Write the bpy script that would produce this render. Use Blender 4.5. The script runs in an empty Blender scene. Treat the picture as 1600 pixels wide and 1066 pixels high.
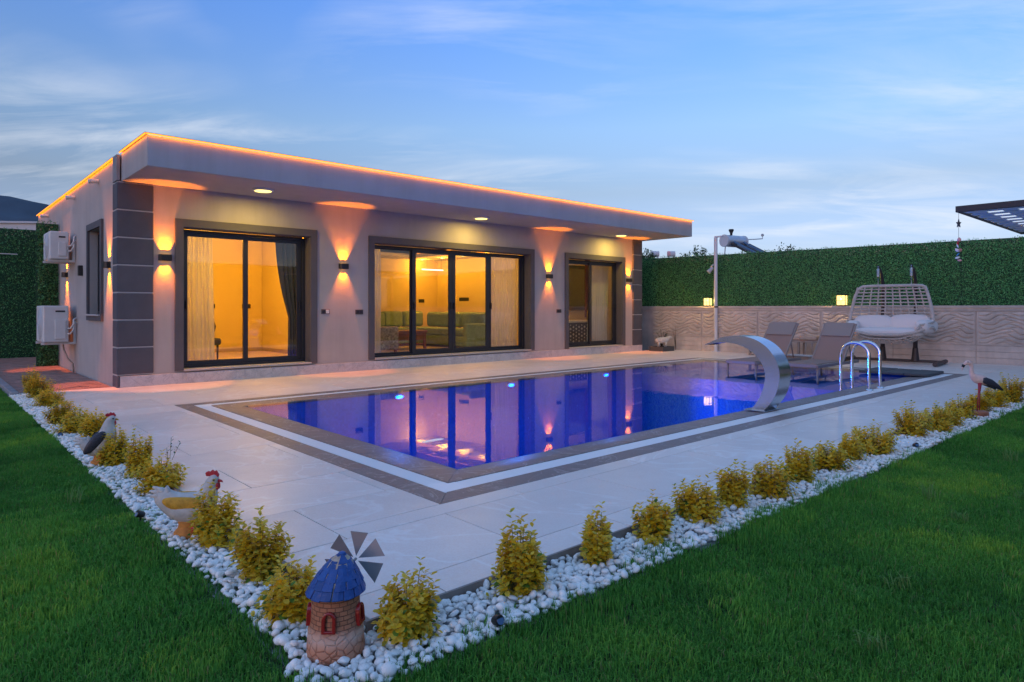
import bpy, bmesh, math, random
import numpy as np
from mathutils import Vector, Matrix, noise

R = math.radians
PI = math.pi
random.seed(7)
RNG = np.random.default_rng(11)
SC = bpy.context.scene
COL = SC.collection

# ------------------------------------------------------------------ camera
cam_data = bpy.data.cameras.new('camera')
cam = bpy.data.objects.new('camera', cam_data)
COL.objects.link(cam)
cam.location = (0, 0, 1.2)
cam.rotation_euler = (R(90), 0, R(-42.2))
cam_data.sensor_width = 36
cam_data.lens = 23.175
cam_data.shift_y = -0.0319
cam_data.clip_start = 0.05
cam_data.clip_end = 6000
SC.camera = cam

# ------------------------------------------------------------------ sky (dusk, sun going down on the left behind the viewer)
SUN_EL, SUN_ROT = 4.0, 256.0
world = bpy.data.worlds.new('World')
SC.world = world
world.use_nodes = True
wn = world.node_tree
def N(nt, t, **kw):
    n = nt.nodes.new(t)
    for k, v in kw.items():
        if k in ('op',): n.operation = v
        elif isinstance(k, str) and hasattr(n, k): setattr(n, k, v)
    return n
def L(nt, a, b): nt.links.new(a, b)
def MATH(nt, op, a, b=None, clamp=False):
    n = nt.nodes.new('ShaderNodeMath'); n.operation = op; n.use_clamp = clamp
    for i, v in enumerate((a, b)):
        if v is None: continue
        if isinstance(v, (int, float)): n.inputs[i].default_value = v
        else: nt.links.new(v, n.inputs[i])
    return n.outputs[0]
def MIX(nt, fac, a, b, mode='MIX'):
    n = nt.nodes.new('ShaderNodeMix'); n.data_type = 'RGBA'; n.blend_type = mode
    for i, v in ((0, fac), (6, a), (7, b)):
        if isinstance(v, (int, float)): n.inputs[i].default_value = v
        elif isinstance(v, tuple): n.inputs[i].default_value = (*v[:3], 1)
        else: nt.links.new(v, n.inputs[i])
    return n.outputs[2]
def RAMP(nt, fac, stops, interp='LINEAR'):
    n = nt.nodes.new('ShaderNodeValToRGB'); cr = n.color_ramp; cr.interpolation = interp
    while len(cr.elements) < len(stops): cr.elements.new(0.5)
    for e, (p, c) in zip(cr.elements, stops):
        e.position = p; e.color = (*c, 1) if isinstance(c, tuple) else (c, c, c, 1)
    nt.links.new(fac, n.inputs[0])
    return n.outputs[0]
def NOISE(nt, vec, scale, detail=3, rough=0.5, dist=0.0):
    n = nt.nodes.new('ShaderNodeTexNoise'); n.inputs['Scale'].default_value = scale
    n.inputs['Detail'].default_value = detail; n.inputs['Roughness'].default_value = rough
    n.inputs['Distortion'].default_value = dist
    if vec is not None: nt.links.new(vec, n.inputs['Vector'])
    return n.outputs['Fac']
def MAPPING(nt, vec, loc=(0,0,0), rot=(0,0,0), scale=(1,1,1)):
    n = nt.nodes.new('ShaderNodeMapping')
    n.inputs['Location'].default_value = loc; n.inputs['Rotation'].default_value = rot; n.inputs['Scale'].default_value = scale
    nt.links.new(vec, n.inputs['Vector'])
    return n.outputs[0]

sky = wn.nodes.new('ShaderNodeTexSky')
sky.sky_type = 'NISHITA'; sky.sun_disc = False
sky.sun_elevation = R(SUN_EL); sky.sun_rotation = R(SUN_ROT)
sky.ozone_density = 4.0; sky.dust_density = 0.25; sky.air_density = 1.0
tc = wn.nodes.new('ShaderNodeTexCoord')
sep = wn.nodes.new('ShaderNodeSeparateXYZ'); L(wn, tc.outputs['Generated'], sep.inputs[0])
up = MATH(wn, 'MAXIMUM', sep.outputs[2], 0.0)
tint = RAMP(wn, up, [(0.0, (0.46, 0.31, 0.42)), (0.07, (0.55, 0.36, 0.44)), (0.17, (0.76, 0.375, 0.315)), (0.26, (0.94, 0.51, 0.43)), (0.41, (0.74, 0.54, 0.62)), (0.7, (1.5, 0.93, 0.78)), (1.0, (2.25, 1.32, 0.98))])  # top stops, above the frame, raised and warmed to brighten the deck
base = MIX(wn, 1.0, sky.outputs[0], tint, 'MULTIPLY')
# thin cirrus veils, laid out on a flat layer overhead
den = MATH(wn, 'ADD', up, 0.16)
cx_ = MATH(wn, 'DIVIDE', sep.outputs[0], den); cy_ = MATH(wn, 'DIVIDE', sep.outputs[1], den)
cmb = wn.nodes.new('ShaderNodeCombineXYZ'); L(wn, cx_, cmb.inputs[0]); L(wn, cy_, cmb.inputs[1])
turn = MAPPING(wn, cmb.outputs[0], rot=(0, 0, R(47)))
mp1 = MAPPING(wn, turn, loc=(3.1, 1.7, 0), scale=(0.75, 2.3, 1))
n1 = NOISE(wn, mp1, 1.4, 8, 0.62, 0.6)
n2 = NOISE(wn, MAPPING(wn, turn, loc=(8.3, 2.2, 0), scale=(0.5, 0.9, 1)), 1.3, 3, 0.5, 0.3)
c1 = RAMP(wn, n1, [(0.42, 0.0), (0.70, 1.0)])
c2 = RAMP(wn, n2, [(0.43, 0.0), (0.64, 1.0)])
cf = MATH(wn, 'MULTIPLY', MATH(wn, 'MULTIPLY', c1, c2), 0.58)
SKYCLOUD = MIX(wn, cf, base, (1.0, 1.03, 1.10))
bg = wn.nodes['Background']
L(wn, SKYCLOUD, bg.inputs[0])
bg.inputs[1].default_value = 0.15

sun_d = bpy.data.lights.new('sun', 'SUN')
sun_d.energy = 0.04; sun_d.angle = R(35); sun_d.color = (1.0, 0.78, 0.72)
sun = bpy.data.objects.new('sun', sun_d); COL.objects.link(sun)
sdir = Vector((math.sin(R(SUN_ROT)) * math.cos(R(SUN_EL)), math.cos(R(SUN_ROT)) * math.cos(R(SUN_EL)), math.sin(R(SUN_EL))))
sun.rotation_euler = sdir.to_track_quat('Z', 'Y').to_euler()
sun.location = sdir * 50 + Vector((0, 0, 30))

vs = SC.view_settings
vs.view_transform = 'Standard'; vs.look = 'None'; vs.exposure = 2.65; vs.gamma = 1.0; vs.use_curve_mapping = False
SC.cycles.use_denoising = True
SC.cycles.max_bounces = 8; SC.cycles.diffuse_bounces = 3; SC.cycles.glossy_bounces = 4
SC.cycles.transparent_max_bounces = 24; SC.cycles.transmission_bounces = 4
SC.cycles.sample_clamp_indirect = 5.0
SC.cycles.caustics_reflective = False; SC.cycles.caustics_refractive = False

K = 0.159      # lamp strengths below are written for exposure 0; the picture is exposed about two and two thirds stops up
# ------------------------------------------------------------------ materials
MATS = {}
def mat(name, color, rough=0.6, metal=0.0, var=0.0, vscale=6.0, bump=0.0, bscale=40.0, emit=None, estr=0.0,
        spec=0.5, color2=None, coat=0.0, rand=0.0, bdetail=3, trans=0.0, sheen=0.0, streak=0.0):
    m = bpy.data.materials.new(name); m.use_nodes = True
    nt = m.node_tree; b = nt.nodes['Principled BSDF']
    b.inputs['Base Color'].default_value = (*color, 1); b.inputs['Roughness'].default_value = rough
    b.inputs['Metallic'].default_value = metal; b.inputs['Specular IOR Level'].default_value = spec
    if coat: b.inputs['Coat Weight'].default_value = coat
    if sheen: b.inputs['Sheen Weight'].default_value = sheen
    tcn = nt.nodes.new('ShaderNodeTexCoord'); vec = tcn.outputs['Object']
    if rand or var:
        c = None
        col_in = None
        if var:
            nz = NOISE(nt, vec, vscale, 5, 0.6)
            c2 = color2 if color2 else tuple(max(0, x * (1 - var)) for x in color)
            c1 = color if color2 else tuple(min(1, x * (1 + var)) for x in color)
            col_in = RAMP(nt, nz, [(0.3, c1), (0.7, c2)])
        if rand:
            oi = nt.nodes.new('ShaderNodeObjectInfo')
            hsv = nt.nodes.new('ShaderNodeHueSaturation')
            v = MATH(nt, 'ADD', MATH(nt, 'MULTIPLY', oi.outputs['Random'], 2 * rand), 1 - rand)
            L(nt, v, hsv.inputs['Value'])
            if col_in is not None: L(nt, col_in, hsv.inputs['Color'])
            else: hsv.inputs['Color'].default_value = (*color, 1)
            col_in = hsv.outputs[0]
        if streak:
            sn = NOISE(nt, MAPPING(nt, vec, scale=(5.0, 5.0, 0.45)), 1.0, 6, 0.65)
            sn2 = NOISE(nt, vec, 0.9, 4, 0.6)
            f_ = MATH(nt, 'MULTIPLY', RAMP(nt, sn, [(0.42, 0.0), (0.72, 1.0)]), RAMP(nt, sn2, [(0.35, 0.25), (0.65, 1.0)]))
            col_in = MIX(nt, MATH(nt, 'MULTIPLY', f_, streak), col_in, tuple(c_ * 0.55 for c_ in color))
        L(nt, col_in, b.inputs['Base Color'])
    if bump:
        nb = NOISE(nt, vec, bscale, bdetail, 0.6)
        bn = nt.nodes.new('ShaderNodeBump'); bn.inputs['Strength'].default_value = bump; bn.inputs['Distance'].default_value = 0.01
        L(nt, nb, bn.inputs['Height']); L(nt, bn.outputs[0], b.inputs['Normal'])
    if emit:
        b.inputs['Emission Color'].default_value = (*emit, 1); b.inputs['Emission Strength'].default_value = estr
    MATS[name] = m
    return m
def emission(name, color, strength):
    m = bpy.data.materials.new(name); m.use_nodes = True; nt = m.node_tree; nt.nodes.clear()
    e = nt.nodes.new('ShaderNodeEmission'); e.inputs[0].default_value = (*color, 1); e.inputs[1].default_value = strength * K
    o = nt.nodes.new('ShaderNodeOutputMaterial'); L(nt, e.outputs[0], o.inputs[0]); MATS[name] = m
    return m
def clear_sheet(name, f0, tint, bump=0.0, bscale=3.0, rough=0.0, power=5.0):
    """thin clear sheet: Schlick mirror over see-through"""
    m = bpy.data.materials.new(name); m.use_nodes = True; nt = m.node_tree; nt.nodes.clear()
    lw = nt.nodes.new('ShaderNodeLayerWeight'); lw.inputs[0].default_value = 0.5
    t = nt.nodes.new('ShaderNodeBsdfTransparent'); t.inputs[0].default_value = (*tint, 1)
    g = nt.nodes.new('ShaderNodeBsdfGlossy'); g.inputs['Roughness'].default_value = rough; g.inputs[0].default_value = (1, 1, 1, 1)
    if bump:
        tcn = nt.nodes.new('ShaderNodeTexCoord')
        nz = NOISE(nt, MAPPING(nt, tcn.outputs['Object'], scale=(1, 1.6, 1)), bscale, 3, 0.55, 0.4)
        bn = nt.nodes.new('ShaderNodeBump'); bn.inputs['Strength'].default_value = bump; bn.inputs['Distance'].default_value = 0.01
        L(nt, nz, bn.inputs['Height']); L(nt, bn.outputs[0], g.inputs['Normal'])
    f = MATH(nt, 'ADD', MATH(nt, 'MULTIPLY', MATH(nt, 'POWER', lw.outputs['Facing'], power), 1 - f0), f0, True)
    mx = nt.nodes.new('ShaderNodeMixShader'); L(nt, f, mx.inputs[0]); L(nt, t.outputs[0], mx.inputs[1]); L(nt, g.outputs[0], mx.inputs[2])
    o = nt.nodes.new('ShaderNodeOutputMaterial'); L(nt, mx.outputs[0], o.inputs[0]); MATS[name] = m
    return m
def stone(name, c1, c2, vein, rough, vein_amt=0.5, vscale=1.2, rnd=0.06, bump=0.0, stain=0.0):
    """veined slab stone, each slab with its own offset and tone"""
    m = bpy.data.materials.new(name); m.use_nodes = True; nt = m.node_tree; b = nt.nodes['Principled BSDF']
    tcn = nt.nodes.new('ShaderNodeTexCoord'); oi = nt.nodes.new('ShaderNodeObjectInfo')
    off = nt.nodes.new('ShaderNodeVectorMath'); off.operation = 'ADD'
    sc_ = nt.nodes.new('ShaderNodeVectorMath'); sc_.operation = 'SCALE'; sc_.inputs[0].default_value = (37, 23, 11); L(nt, oi.outputs['Random'], sc_.inputs['Scale'])
    L(nt, tcn.outputs['Object'], off.inputs[0]); L(nt, sc_.outputs[0], off.inputs[1])
    v = off.outputs[0]
    n1 = NOISE(nt, v, vscale * 2.2, 6, 0.62, 0.8)
    colr = RAMP(nt, n1, [(0.32, c1), (0.7, c2)])
    n2 = NOISE(nt, v, vscale, 4, 0.55, 1.6)
    d = MATH(nt, 'ABSOLUTE', MATH(nt, 'SUBTRACT', n2, 0.5))
    vf = RAMP(nt, d, [(0.0, vein_amt), (0.018, 0.0)])
    colr = MIX(nt, vf, colr, vein)
    n3 = NOISE(nt, v, 90, 2, 0.5)
    colr = MIX(nt, 0.12, colr, RAMP(nt, n3, [(0.3, 0.0), (0.7, 1.0)]), 'OVERLAY')
    if stain:
        s1 = NOISE(nt, tcn.outputs['Object'], 0.55, 6, 0.62, 0.6); s2 = NOISE(nt, tcn.outputs['Object'], 3.1, 5, 0.7, 1.0)
        f_ = MATH(nt, 'ADD', RAMP(nt, s1, [(0.45, 0.0), (0.68, 0.6)]), RAMP(nt, s2, [(0.56, 0.0), (0.72, 0.5)]))
        colr = MIX(nt, MATH(nt, 'MULTIPLY', f_, stain), colr, (0.40, 0.34, 0.31))
    hsv = nt.nodes.new('ShaderNodeHueSaturation'); L(nt, colr, hsv.inputs['Color'])
    L(nt, MATH(nt, 'ADD', MATH(nt, 'MULTIPLY', oi.outputs['Random'], 2 * rnd), 1 - rnd), hsv.inputs['Value'])
    L(nt, hsv.outputs[0], b.inputs['Base Color'])
    L(nt, RAMP(nt, n1, [(0.2, rough * 0.85), (0.8, min(1, rough * 1.2))]), b.inputs['Roughness'])
    if bump:
        bn = nt.nodes.new('ShaderNodeBump'); bn.inputs['Strength'].default_value = bump; bn.inputs['Distance'].default_value = 0.005
        L(nt, n3, bn.inputs['Height']); L(nt, bn.outputs[0], b.inputs['Normal'])
    MATS[name] = m
    return m
def colattr(name, rough=0.6, spec=0.3, rand=0.1, trans=0.0, attr='Col', bump=0.0):
    """colour from the mesh's own colour attribute (leaf green, leaf margin, paint)"""
    m = bpy.data.materials.new(name); m.use_nodes = True; nt = m.node_tree; b = nt.nodes['Principled BSDF']
    a = nt.nodes.new('ShaderNodeAttribute'); a.attribute_name = attr
    L(nt, a.outputs['Color'], b.inputs['Base Color']); b.inputs['Roughness'].default_value = rough; b.inputs['Specular IOR Level'].default_value = spec
    if trans:
        tr = nt.nodes.new('ShaderNodeBsdfTranslucent'); L(nt, a.outputs['Color'], tr.inputs[0])
        mx = nt.nodes.new('ShaderNodeMixShader'); mx.inputs[0].default_value = trans
        L(nt, b.outputs[0], mx.inputs[1]); L(nt, tr.outputs[0], mx.inputs[2]); L(nt, mx.outputs[0], nt.nodes['Material Output'].inputs[0])
    if bump:
        tcn = nt.nodes.new('ShaderNodeTexCoord'); bn = nt.nodes.new('ShaderNodeBump'); bn.inputs['Strength'].default_value = bump; bn.inputs['Distance'].default_value = 0.005
        L(nt, NOISE(nt, tcn.outputs['Object'], 70, 3, 0.6), bn.inputs['Height']); L(nt, bn.outputs[0], b.inputs['Normal'])
    MATS[name] = m
    return m

M = MATS
stone('deck_tile', (0.87, 0.735, 0.665), (0.80, 0.67, 0.61), (0.94, 0.87, 0.83), 0.42, 0.6, 0.8, 0.055, stain=0.20)
stone('coping_stone', (0.19, 0.14, 0.135), (0.26, 0.195, 0.185), (0.50, 0.43, 0.41), 0.5, 0.5, 2.2, 0.09)
stone('plinth_marble', (0.42, 0.42, 0.45), (0.60, 0.59, 0.61), (0.30, 0.31, 0.36), 0.3, 0.55, 2.0, 0.06)
mat('stucco', (0.44, 0.41, 0.395), 0.9, var=0.07, vscale=1.3, streak=0.28, bump=0.55, bscale=95, bdetail=4)
mat('fascia_paint', (0.375, 0.39, 0.405), 0.85, var=0.07, vscale=1.5, streak=0.35, bump=0.2, bscale=120)
mat('trim_grey', (0.10, 0.094, 0.105), 0.75, var=0.08, vscale=3, bump=0.1, bscale=150)
mat('quoin_grey', (0.085, 0.085, 0.105), 0.8, var=0.10, vscale=4, bump=0.2, bscale=120, rand=0.06)
mat('grout_light', (0.45, 0.43, 0.43), 0.9)
mat('anthracite', (0.022, 0.024, 0.032), 0.38, spec=0.5)
mat('black_metal', (0.012, 0.012, 0.014), 0.45)
mat('white_plastic', (0.70, 0.69, 0.68), 0.45, var=0.06, vscale=5)
mat('grille_white', (0.66, 0.68, 0.72), 0.5)
mat('pool_grate', (0.90, 0.90, 0.91), 0.45)
mat('hedge_back', (0.02, 0.07, 0.03), 0.8)
mat('drain_dark', (0.03, 0.03, 0.035), 0.8)
mat('concrete_wall', (0.56, 0.48, 0.43), 0.9, var=0.22, vscale=2.2, streak=0.5, bump=0.35, bscale=60)
mat('render_white', (0.62, 0.60, 0.60), 0.9, var=0.06, vscale=0.6)
mat('chrome', (0.75, 0.76, 0.78), 0.14, metal=1.0)
mat('brushed_steel', (0.44, 0.47, 0.53), 0.22, metal=1.0, var=0.05, vscale=20)
mat('pole_paint', (0.62, 0.62, 0.66), 0.45)
mat('sling_fabric', (0.31, 0.20, 0.165), 0.85, bump=0.2, bscale=300)
mat('lounger_frame', (0.30, 0.235, 0.205), 0.5)
mat('beige_wood', (0.42, 0.31, 0.25), 0.6, var=0.15, vscale=8)
mat('wicker', (0.50, 0.45, 0.42), 0.7, var=0.12, vscale=30)
mat('cushion_white', (0.72, 0.67, 0.66), 0.95, bump=0.25, bscale=60, sheen=0.2)
mat('swing_frame', (0.04, 0.03, 0.035), 0.45)
mat('soil', (0.05, 0.035, 0.028), 1.0, var=0.3, vscale=8)
mat('bed_base', (0.34, 0.34, 0.36), 1.0, var=0.3, vscale=30)
mat('lawn_soil', (0.018, 0.035, 0.012), 1.0, var=0.4, vscale=5)
mat('earth', (0.06, 0.065, 0.04), 1.0, var=0.4, vscale=0.2)
mat('pebble', (0.93, 0.90, 0.86), 0.5, var=0.10, vscale=7, rand=0.08)
mat('edge_strip', (0.30, 0.25, 0.22), 0.8, var=0.2, vscale=8)
mat('paver', (0.38, 0.22, 0.18), 0.85, var=0.3, vscale=5, bump=0.3, bscale=60)
mat('kerb', (0.26, 0.26, 0.28), 0.9, var=0.15, vscale=4)
mat('room_paint', (0.80, 0.64, 0.36), 0.85)
mat('room_ceiling', (0.80, 0.74, 0.62), 0.85)
mat('room_floor', (0.55, 0.45, 0.33), 0.35, var=0.1, vscale=2)
mat('wood_skirting', (0.45, 0.33, 0.20), 0.5)
mat('sofa_green', (0.28, 0.40, 0.20), 0.95, var=0.12, vscale=14, bump=0.3, bscale=200)
mat('curtain_dark', (0.11, 0.10, 0.12), 0.9)
mat('curtain_red', (0.14, 0.035, 0.03), 0.9)
mat('table_wood', (0.33, 0.13, 0.08), 0.45, var=0.2, vscale=6)
mat('pattern_fabric', (0.62, 0.50, 0.38), 0.9, var=0.5, vscale=22, color2=(0.18, 0.10, 0.07))
mat('cream', (0.75, 0.68, 0.55), 0.4)
mat('cabinet_dark', (0.07, 0.06, 0.06), 0.5)
mat('red_gloss', (0.30, 0.018, 0.02), 0.22, coat=0.5)
mat('comb_red', (0.50, 0.02, 0.035), 0.45, var=0.15, vscale=40)
mat('resin_white', (0.55, 0.52, 0.49), 0.75, var=0.18, vscale=16, bump=0.5, bscale=55)
mat('resin_ochre', (0.62, 0.32, 0.03), 0.7, var=0.25, vscale=25, bump=0.5, bscale=70)
mat('resin_orange', (0.55, 0.20, 0.03), 0.7, var=0.25, vscale=18, bump=0.2)
mat('resin_black', (0.012, 0.013, 0.02), 0.5, var=0.9, vscale=90, color2=(0.05, 0.055, 0.08))
mat('resin_pink', (0.72, 0.52, 0.47), 0.7, var=0.12, vscale=14, bump=0.3, bscale=60)
mat('stork_red', (0.38, 0.03, 0.05), 0.6)
mat('terracotta', (0.40, 0.17, 0.10), 0.85, var=0.35, vscale=14, bump=0.5, bscale=60)
mat('metal_blade', (0.27, 0.26, 0.27), 0.5, metal=0.25)
mat('planter_dark', (0.06, 0.065, 0.075), 0.6)
mat('pergola_dark', (0.02, 0.02, 0.028), 0.5)
mat('pergola_slat', (0.80, 0.74, 0.64), 0.7, var=0.1, vscale=5, rand=0.05)
mat('tank_metal', (0.50, 0.55, 0.63), 0.4, metal=0.5, var=0.12, vscale=4)
mat('tank_white', (0.55, 0.56, 0.60), 0.6)
mat('solar_glass', (0.05, 0.12, 0.24), 0.15, coat=0.3)
mat('hazy_scrub', (0.055, 0.085, 0.12), 1.0, var=0.25, vscale=0.02)  # scrub tone shifted to blue-grey to stand in for distance haze
mat('shrub_stem', (0.20, 0.17, 0.05), 0.8)
mat('bark', (0.08, 0.06, 0.045), 0.95, var=0.3, vscale=20)
mat('pool_light_body', (0.6, 0.62, 0.66), 0.3)
mat('shell_pink', (0.75, 0.35, 0.34), 0.5)
mat('shell_white', (0.75, 0.70, 0.66), 0.5)
mat('chime_blue', (0.05, 0.30, 0.55), 0.4)
mat('shower_grey', (0.40, 0.42, 0.46), 0.4)
emission('led_orange', (1.0, 0.24, 0.02), 3.4)
emission('lamp_orange', (1.0, 0.42, 0.03), 12.0)
emission('downlight_glow', (1.0, 0.72, 0.18), 3.2)
emission('spot_glow', (1.0, 0.72, 0.25), 5.0)
emission('lantern_glow', (1.0, 0.66, 0.20), 2.6)
emission('reflection_glow', (1.0, 0.93, 0.72), 2.2)  # glow that imitates a reflection in the window glass
emission('cove_glow', (1.0, 0.28, 0.02), 2.4)
emission('pool_blue_glow', (0.0, 0.05, 1.0), 45.0)
clear_sheet('window_glass', 0.055, (0.93, 0.95, 0.93))
clear_sheet('pool_water', 0.02, (0.72, 0.92, 1.0), bump=0.07, bscale=2.6, power=5.8)
colattr('leaf_golden', 0.45, 0.4, trans=0.48)
colattr('leaf_hedge', 0.5, 0.25)
colattr('grass_blade', 0.6, 0.15, trans=0.30)
colattr('leaf_green', 0.5, 0.3, trans=0.2)

def sheer(name, color, alpha):
    m = bpy.data.materials.new(name); m.use_nodes = True; nt = m.node_tree; nt.nodes.clear()
    d = nt.nodes.new('ShaderNodeBsdfDiffuse'); d.inputs[0].default_value = (*color, 1)
    tl = nt.nodes.new('ShaderNodeBsdfTranslucent'); tl.inputs[0].default_value = (*color, 1)
    t = nt.nodes.new('ShaderNodeBsdfTransparent')
    a = nt.nodes.new('ShaderNodeMixShader'); a.inputs[0].default_value = 0.5; L(nt, d.outputs[0], a.inputs[1]); L(nt, tl.outputs[0], a.inputs[2])
    b = nt.nodes.new('ShaderNodeMixShader'); b.inputs[0].default_value = alpha; L(nt, t.outputs[0], b.inputs[1]); L(nt, a.outputs[0], b.inputs[2])
    o = nt.nodes.new('ShaderNodeOutputMaterial'); L(nt, b.outputs[0], o.inputs[0]); MATS[name] = m
sheer('curtain_sheer', (0.86, 0.85, 0.84), 0.86)

def mosaic():
    m = bpy.data.materials.new('pool_mosaic'); m.use_nodes = True; nt = m.node_tree; b = nt.nodes['Principled BSDF']
    tcn = nt.nodes.new('ShaderNodeTexCoord')
    vo = nt.nodes.new('ShaderNodeTexVoronoi'); vo.distance = 'CHEBYCHEV'; vo.inputs['Scale'].default_value = 34; vo.inputs['Randomness'].default_value = 0.0
    L(nt, tcn.outputs['Object'], vo.inputs['Vector'])
    w = nt.nodes.new('ShaderNodeTexWhiteNoise'); w.noise_dimensions = '3D'; L(nt, vo.outputs['Position'], w.inputs['Vector'])
    c = RAMP(nt, w.outputs['Value'], [(0.0, (0.001, 0.15, 0.56)), (0.5, (0.001, 0.17, 0.63)), (0.992, (0.001, 0.19, 0.69)), (1.0, (0.05, 0.34, 0.80))])
    L(nt, c, b.inputs['Base Color']); b.inputs['Roughness'].default_value = 0.7; b.inputs['Specular IOR Level'].default_value = 0.05
    MATS['pool_mosaic'] = m
mosaic()

# ------------------------------------------------------------------ mesh building helpers
def root_offset(p):
    o = Vector((0, 0, 0))
    while p is not None:
        o += p.location; p = p.parent
    return o
def link_mesh(name, me, m=None, parent=None):
    o = bpy.data.objects.new(name, me); COL.objects.link(o)
    if m is not None: me.materials.append(M[m] if isinstance(m, str) else m)
    if parent is not None: o.parent = parent
    return o
class MB:
    def __init__(s): s.v = []; s.f = []; s.c = []
    def add(s, vs, fs, col=None):
        k = len(s.v); s.v.extend([tuple(x) for x in vs]); s.f.extend([tuple(i + k for i in f) for f in fs])
        if col is not None: s.c.extend([col] * len(vs) if isinstance(col[0], (int, float)) else list(col))
        return s
    def box(s, x0, x1, y0, y1, z0, z1):
        return s.add([(x0,y0,z0),(x1,y0,z0),(x1,y1,z0),(x0,y1,z0),(x0,y0,z1),(x1,y0,z1),(x1,y1,z1),(x0,y1,z1)],
                     [(0,3,2,1),(4,5,6,7),(0,1,5,4),(1,2,6,5),(2,3,7,6),(3,0,4,7)])
    def obox(s, mtx, sx, sy, sz):
        pts = [mtx @ Vector((a * sx / 2, b * sy / 2, c * sz / 2)) for c in (-1, 1) for a, b in ((-1,-1),(1,-1),(1,1),(-1,1))]
        return s.add(pts, [(0,3,2,1),(4,5,6,7),(0,1,5,4),(1,2,6,5),(2,3,7,6),(3,0,4,7)])
    def bar(s, p0, p1, w, h, upv=(0, 0, 1)):
        p0 = Vector(p0); p1 = Vector(p1); d = (p1 - p0); ln = d.length; d.normalize()
        u = Vector(upv); sd = d.cross(u)
        if sd.length < 1e-4: sd = d.cross(Vector((1, 0, 0)))
        sd.normalize(); u = sd.cross(d)
        mtx = Matrix((( d.x, sd.x, u.x), (d.y, sd.y, u.y), (d.z, sd.z, u.z))).to_4x4(); mtx.translation = (p0 + p1) / 2
        return s.obox(mtx, ln, w, h)
    def tube(s, path, r, n=8, closed=False, cap=True, flat=None):
        P = [Vector(p) for p in path]; k = len(P)
        rr = [r] * k if isinstance(r, (int, float)) else list(r)
        vs = []; prev = None
        for i, p in enumerate(P):
            if closed: t = P[(i + 1) % k] - P[i - 1]
            else: t = P[min(i + 1, k - 1)] - P[max(i - 1, 0)]
            t.normalize()
            if prev is None:
                a = Vector((0, 0, 1)) if abs(t.z) < 0.9 else Vector((1, 0, 0))
                a = (a - t * a.dot(t)).normalized()
            else:
                a = (prev - t * prev.dot(t))
                a = a.normalized() if a.length > 1e-6 else prev
            prev = a; b = t.cross(a)
            for j in range(n):
                an = 2 * PI * j / n
                vs.append(p + (a * math.cos(an) + b * math.sin(an)) * rr[i])
        fs = []
        for i in range(k if closed else k - 1):
            i2 = (i + 1) % k
            for j in range(n):
                fs.append((i * n + j, i * n + (j + 1) % n, i2 * n + (j + 1) % n, i2 * n + j))
        if cap and not closed:
            fs.append(tuple(range(n - 1, -1, -1))); fs.append(tuple((k - 1) * n + j for j in range(n)))
        return s.add(vs, fs)
    def cyl(s, p0, p1, r0, r1=None, n=12):
        return s.tube([p0, p1], [r0, r0 if r1 is None else r1], n)
    def lathe(s, prof, n=24, c=(0, 0, 0)):
        vs = []; fs = []
        for r, z in prof:
            for j in range(n):
                a = 2 * PI * j / n; vs.append((c[0] + r * math.cos(a), c[1] + r * math.sin(a), c[2] + z))
        for i in range(len(prof) - 1):
            for j in range(n): fs.append((i*n+j, i*n+(j+1)%n, (i+1)*n+(j+1)%n, (i+1)*n+j))
        fs.append(tuple(range(n - 1, -1, -1))); fs.append(tuple((len(prof) - 1) * n + j for j in range(n)))
        return s.add(vs, fs)
    def loft(s, rings, n=14, bumpf=None):
        """rings: (x, z, half_width_y, half_height) along a profile in the xz plane"""
        k = len(rings); vs = []
        for i, (x, z, w, h) in enumerate(rings):
            a = rings[max(i - 1, 0)]; b = rings[min(i + 1, k - 1)]
            t = Vector((b[0] - a[0], 0, b[1] - a[1])).normalized(); nn = Vector((-t.z, 0, t.x))
            for j in range(n):
                an = 2 * PI * j / n
                q = Vector((x, 0, z)) + nn * (h * math.sin(an)) + Vector((0, 1, 0)) * (w * math.cos(an))
                vs.append(q)
        fs = []
        for i in range(k - 1):
            for j in range(n): fs.append((i*n+j, (i+1)*n+j, (i+1)*n+(j+1)%n, i*n+(j+1)%n))
        fs.append(tuple(range(n))); fs.append(tuple((k - 1) * n + j for j in range(n - 1, -1, -1)))
        return s.add(vs, fs)
    def ball(s, c, r, n=12, m=8, squash=(1, 1, 1)):
        vs = [(c[0], c[1], c[2] - r * squash[2])]; fs = []
        for i in range(1, m):
            ph = -PI / 2 + PI * i / m
            for j in range(n):
                a = 2 * PI * j / n
                vs.append((c[0] + r * squash[0] * math.cos(ph) * math.cos(a), c[1] + r * squash[1] * math.cos(ph) * math.sin(a), c[2] + r * squash[2] * math.sin(ph)))
        vs.append((c[0], c[1], c[2] + r * squash[2])); T = len(vs) - 1
        for j in range(n): fs.append((0, 1 + (j + 1) % n, 1 + j)); fs.append((T, 1 + (m - 2) * n + j, 1 + (m - 2) * n + (j + 1) % n))
        for i in range(m - 2):
            for j in range(n): fs.append((1+i*n+j, 1+i*n+(j+1)%n, 1+(i+1)*n+(j+1)%n, 1+(i+1)*n+j))
        return s.add(vs, fs)
    def prism(s, poly, ax, a, b):
        """poly: 2-D outline; ax 0 -> extruded along x (poly is y,z), 1 -> along y (poly is x,z), 2 -> along z (x,y)"""
        def P(u, v, w): return ((w, u, v), (u, w, v), (u, v, w))[ax]
        k = len(poly)
        vs = [P(u, v, a) for u, v in poly] + [P(u, v, b) for u, v in poly]
        fs = [tuple(range(k)), tuple(range(2 * k - 1, k - 1, -1))] + [(i, i + k, (i + 1) % k + k, (i + 1) % k) for i in range(k)]
        return s.add(vs, fs)
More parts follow.
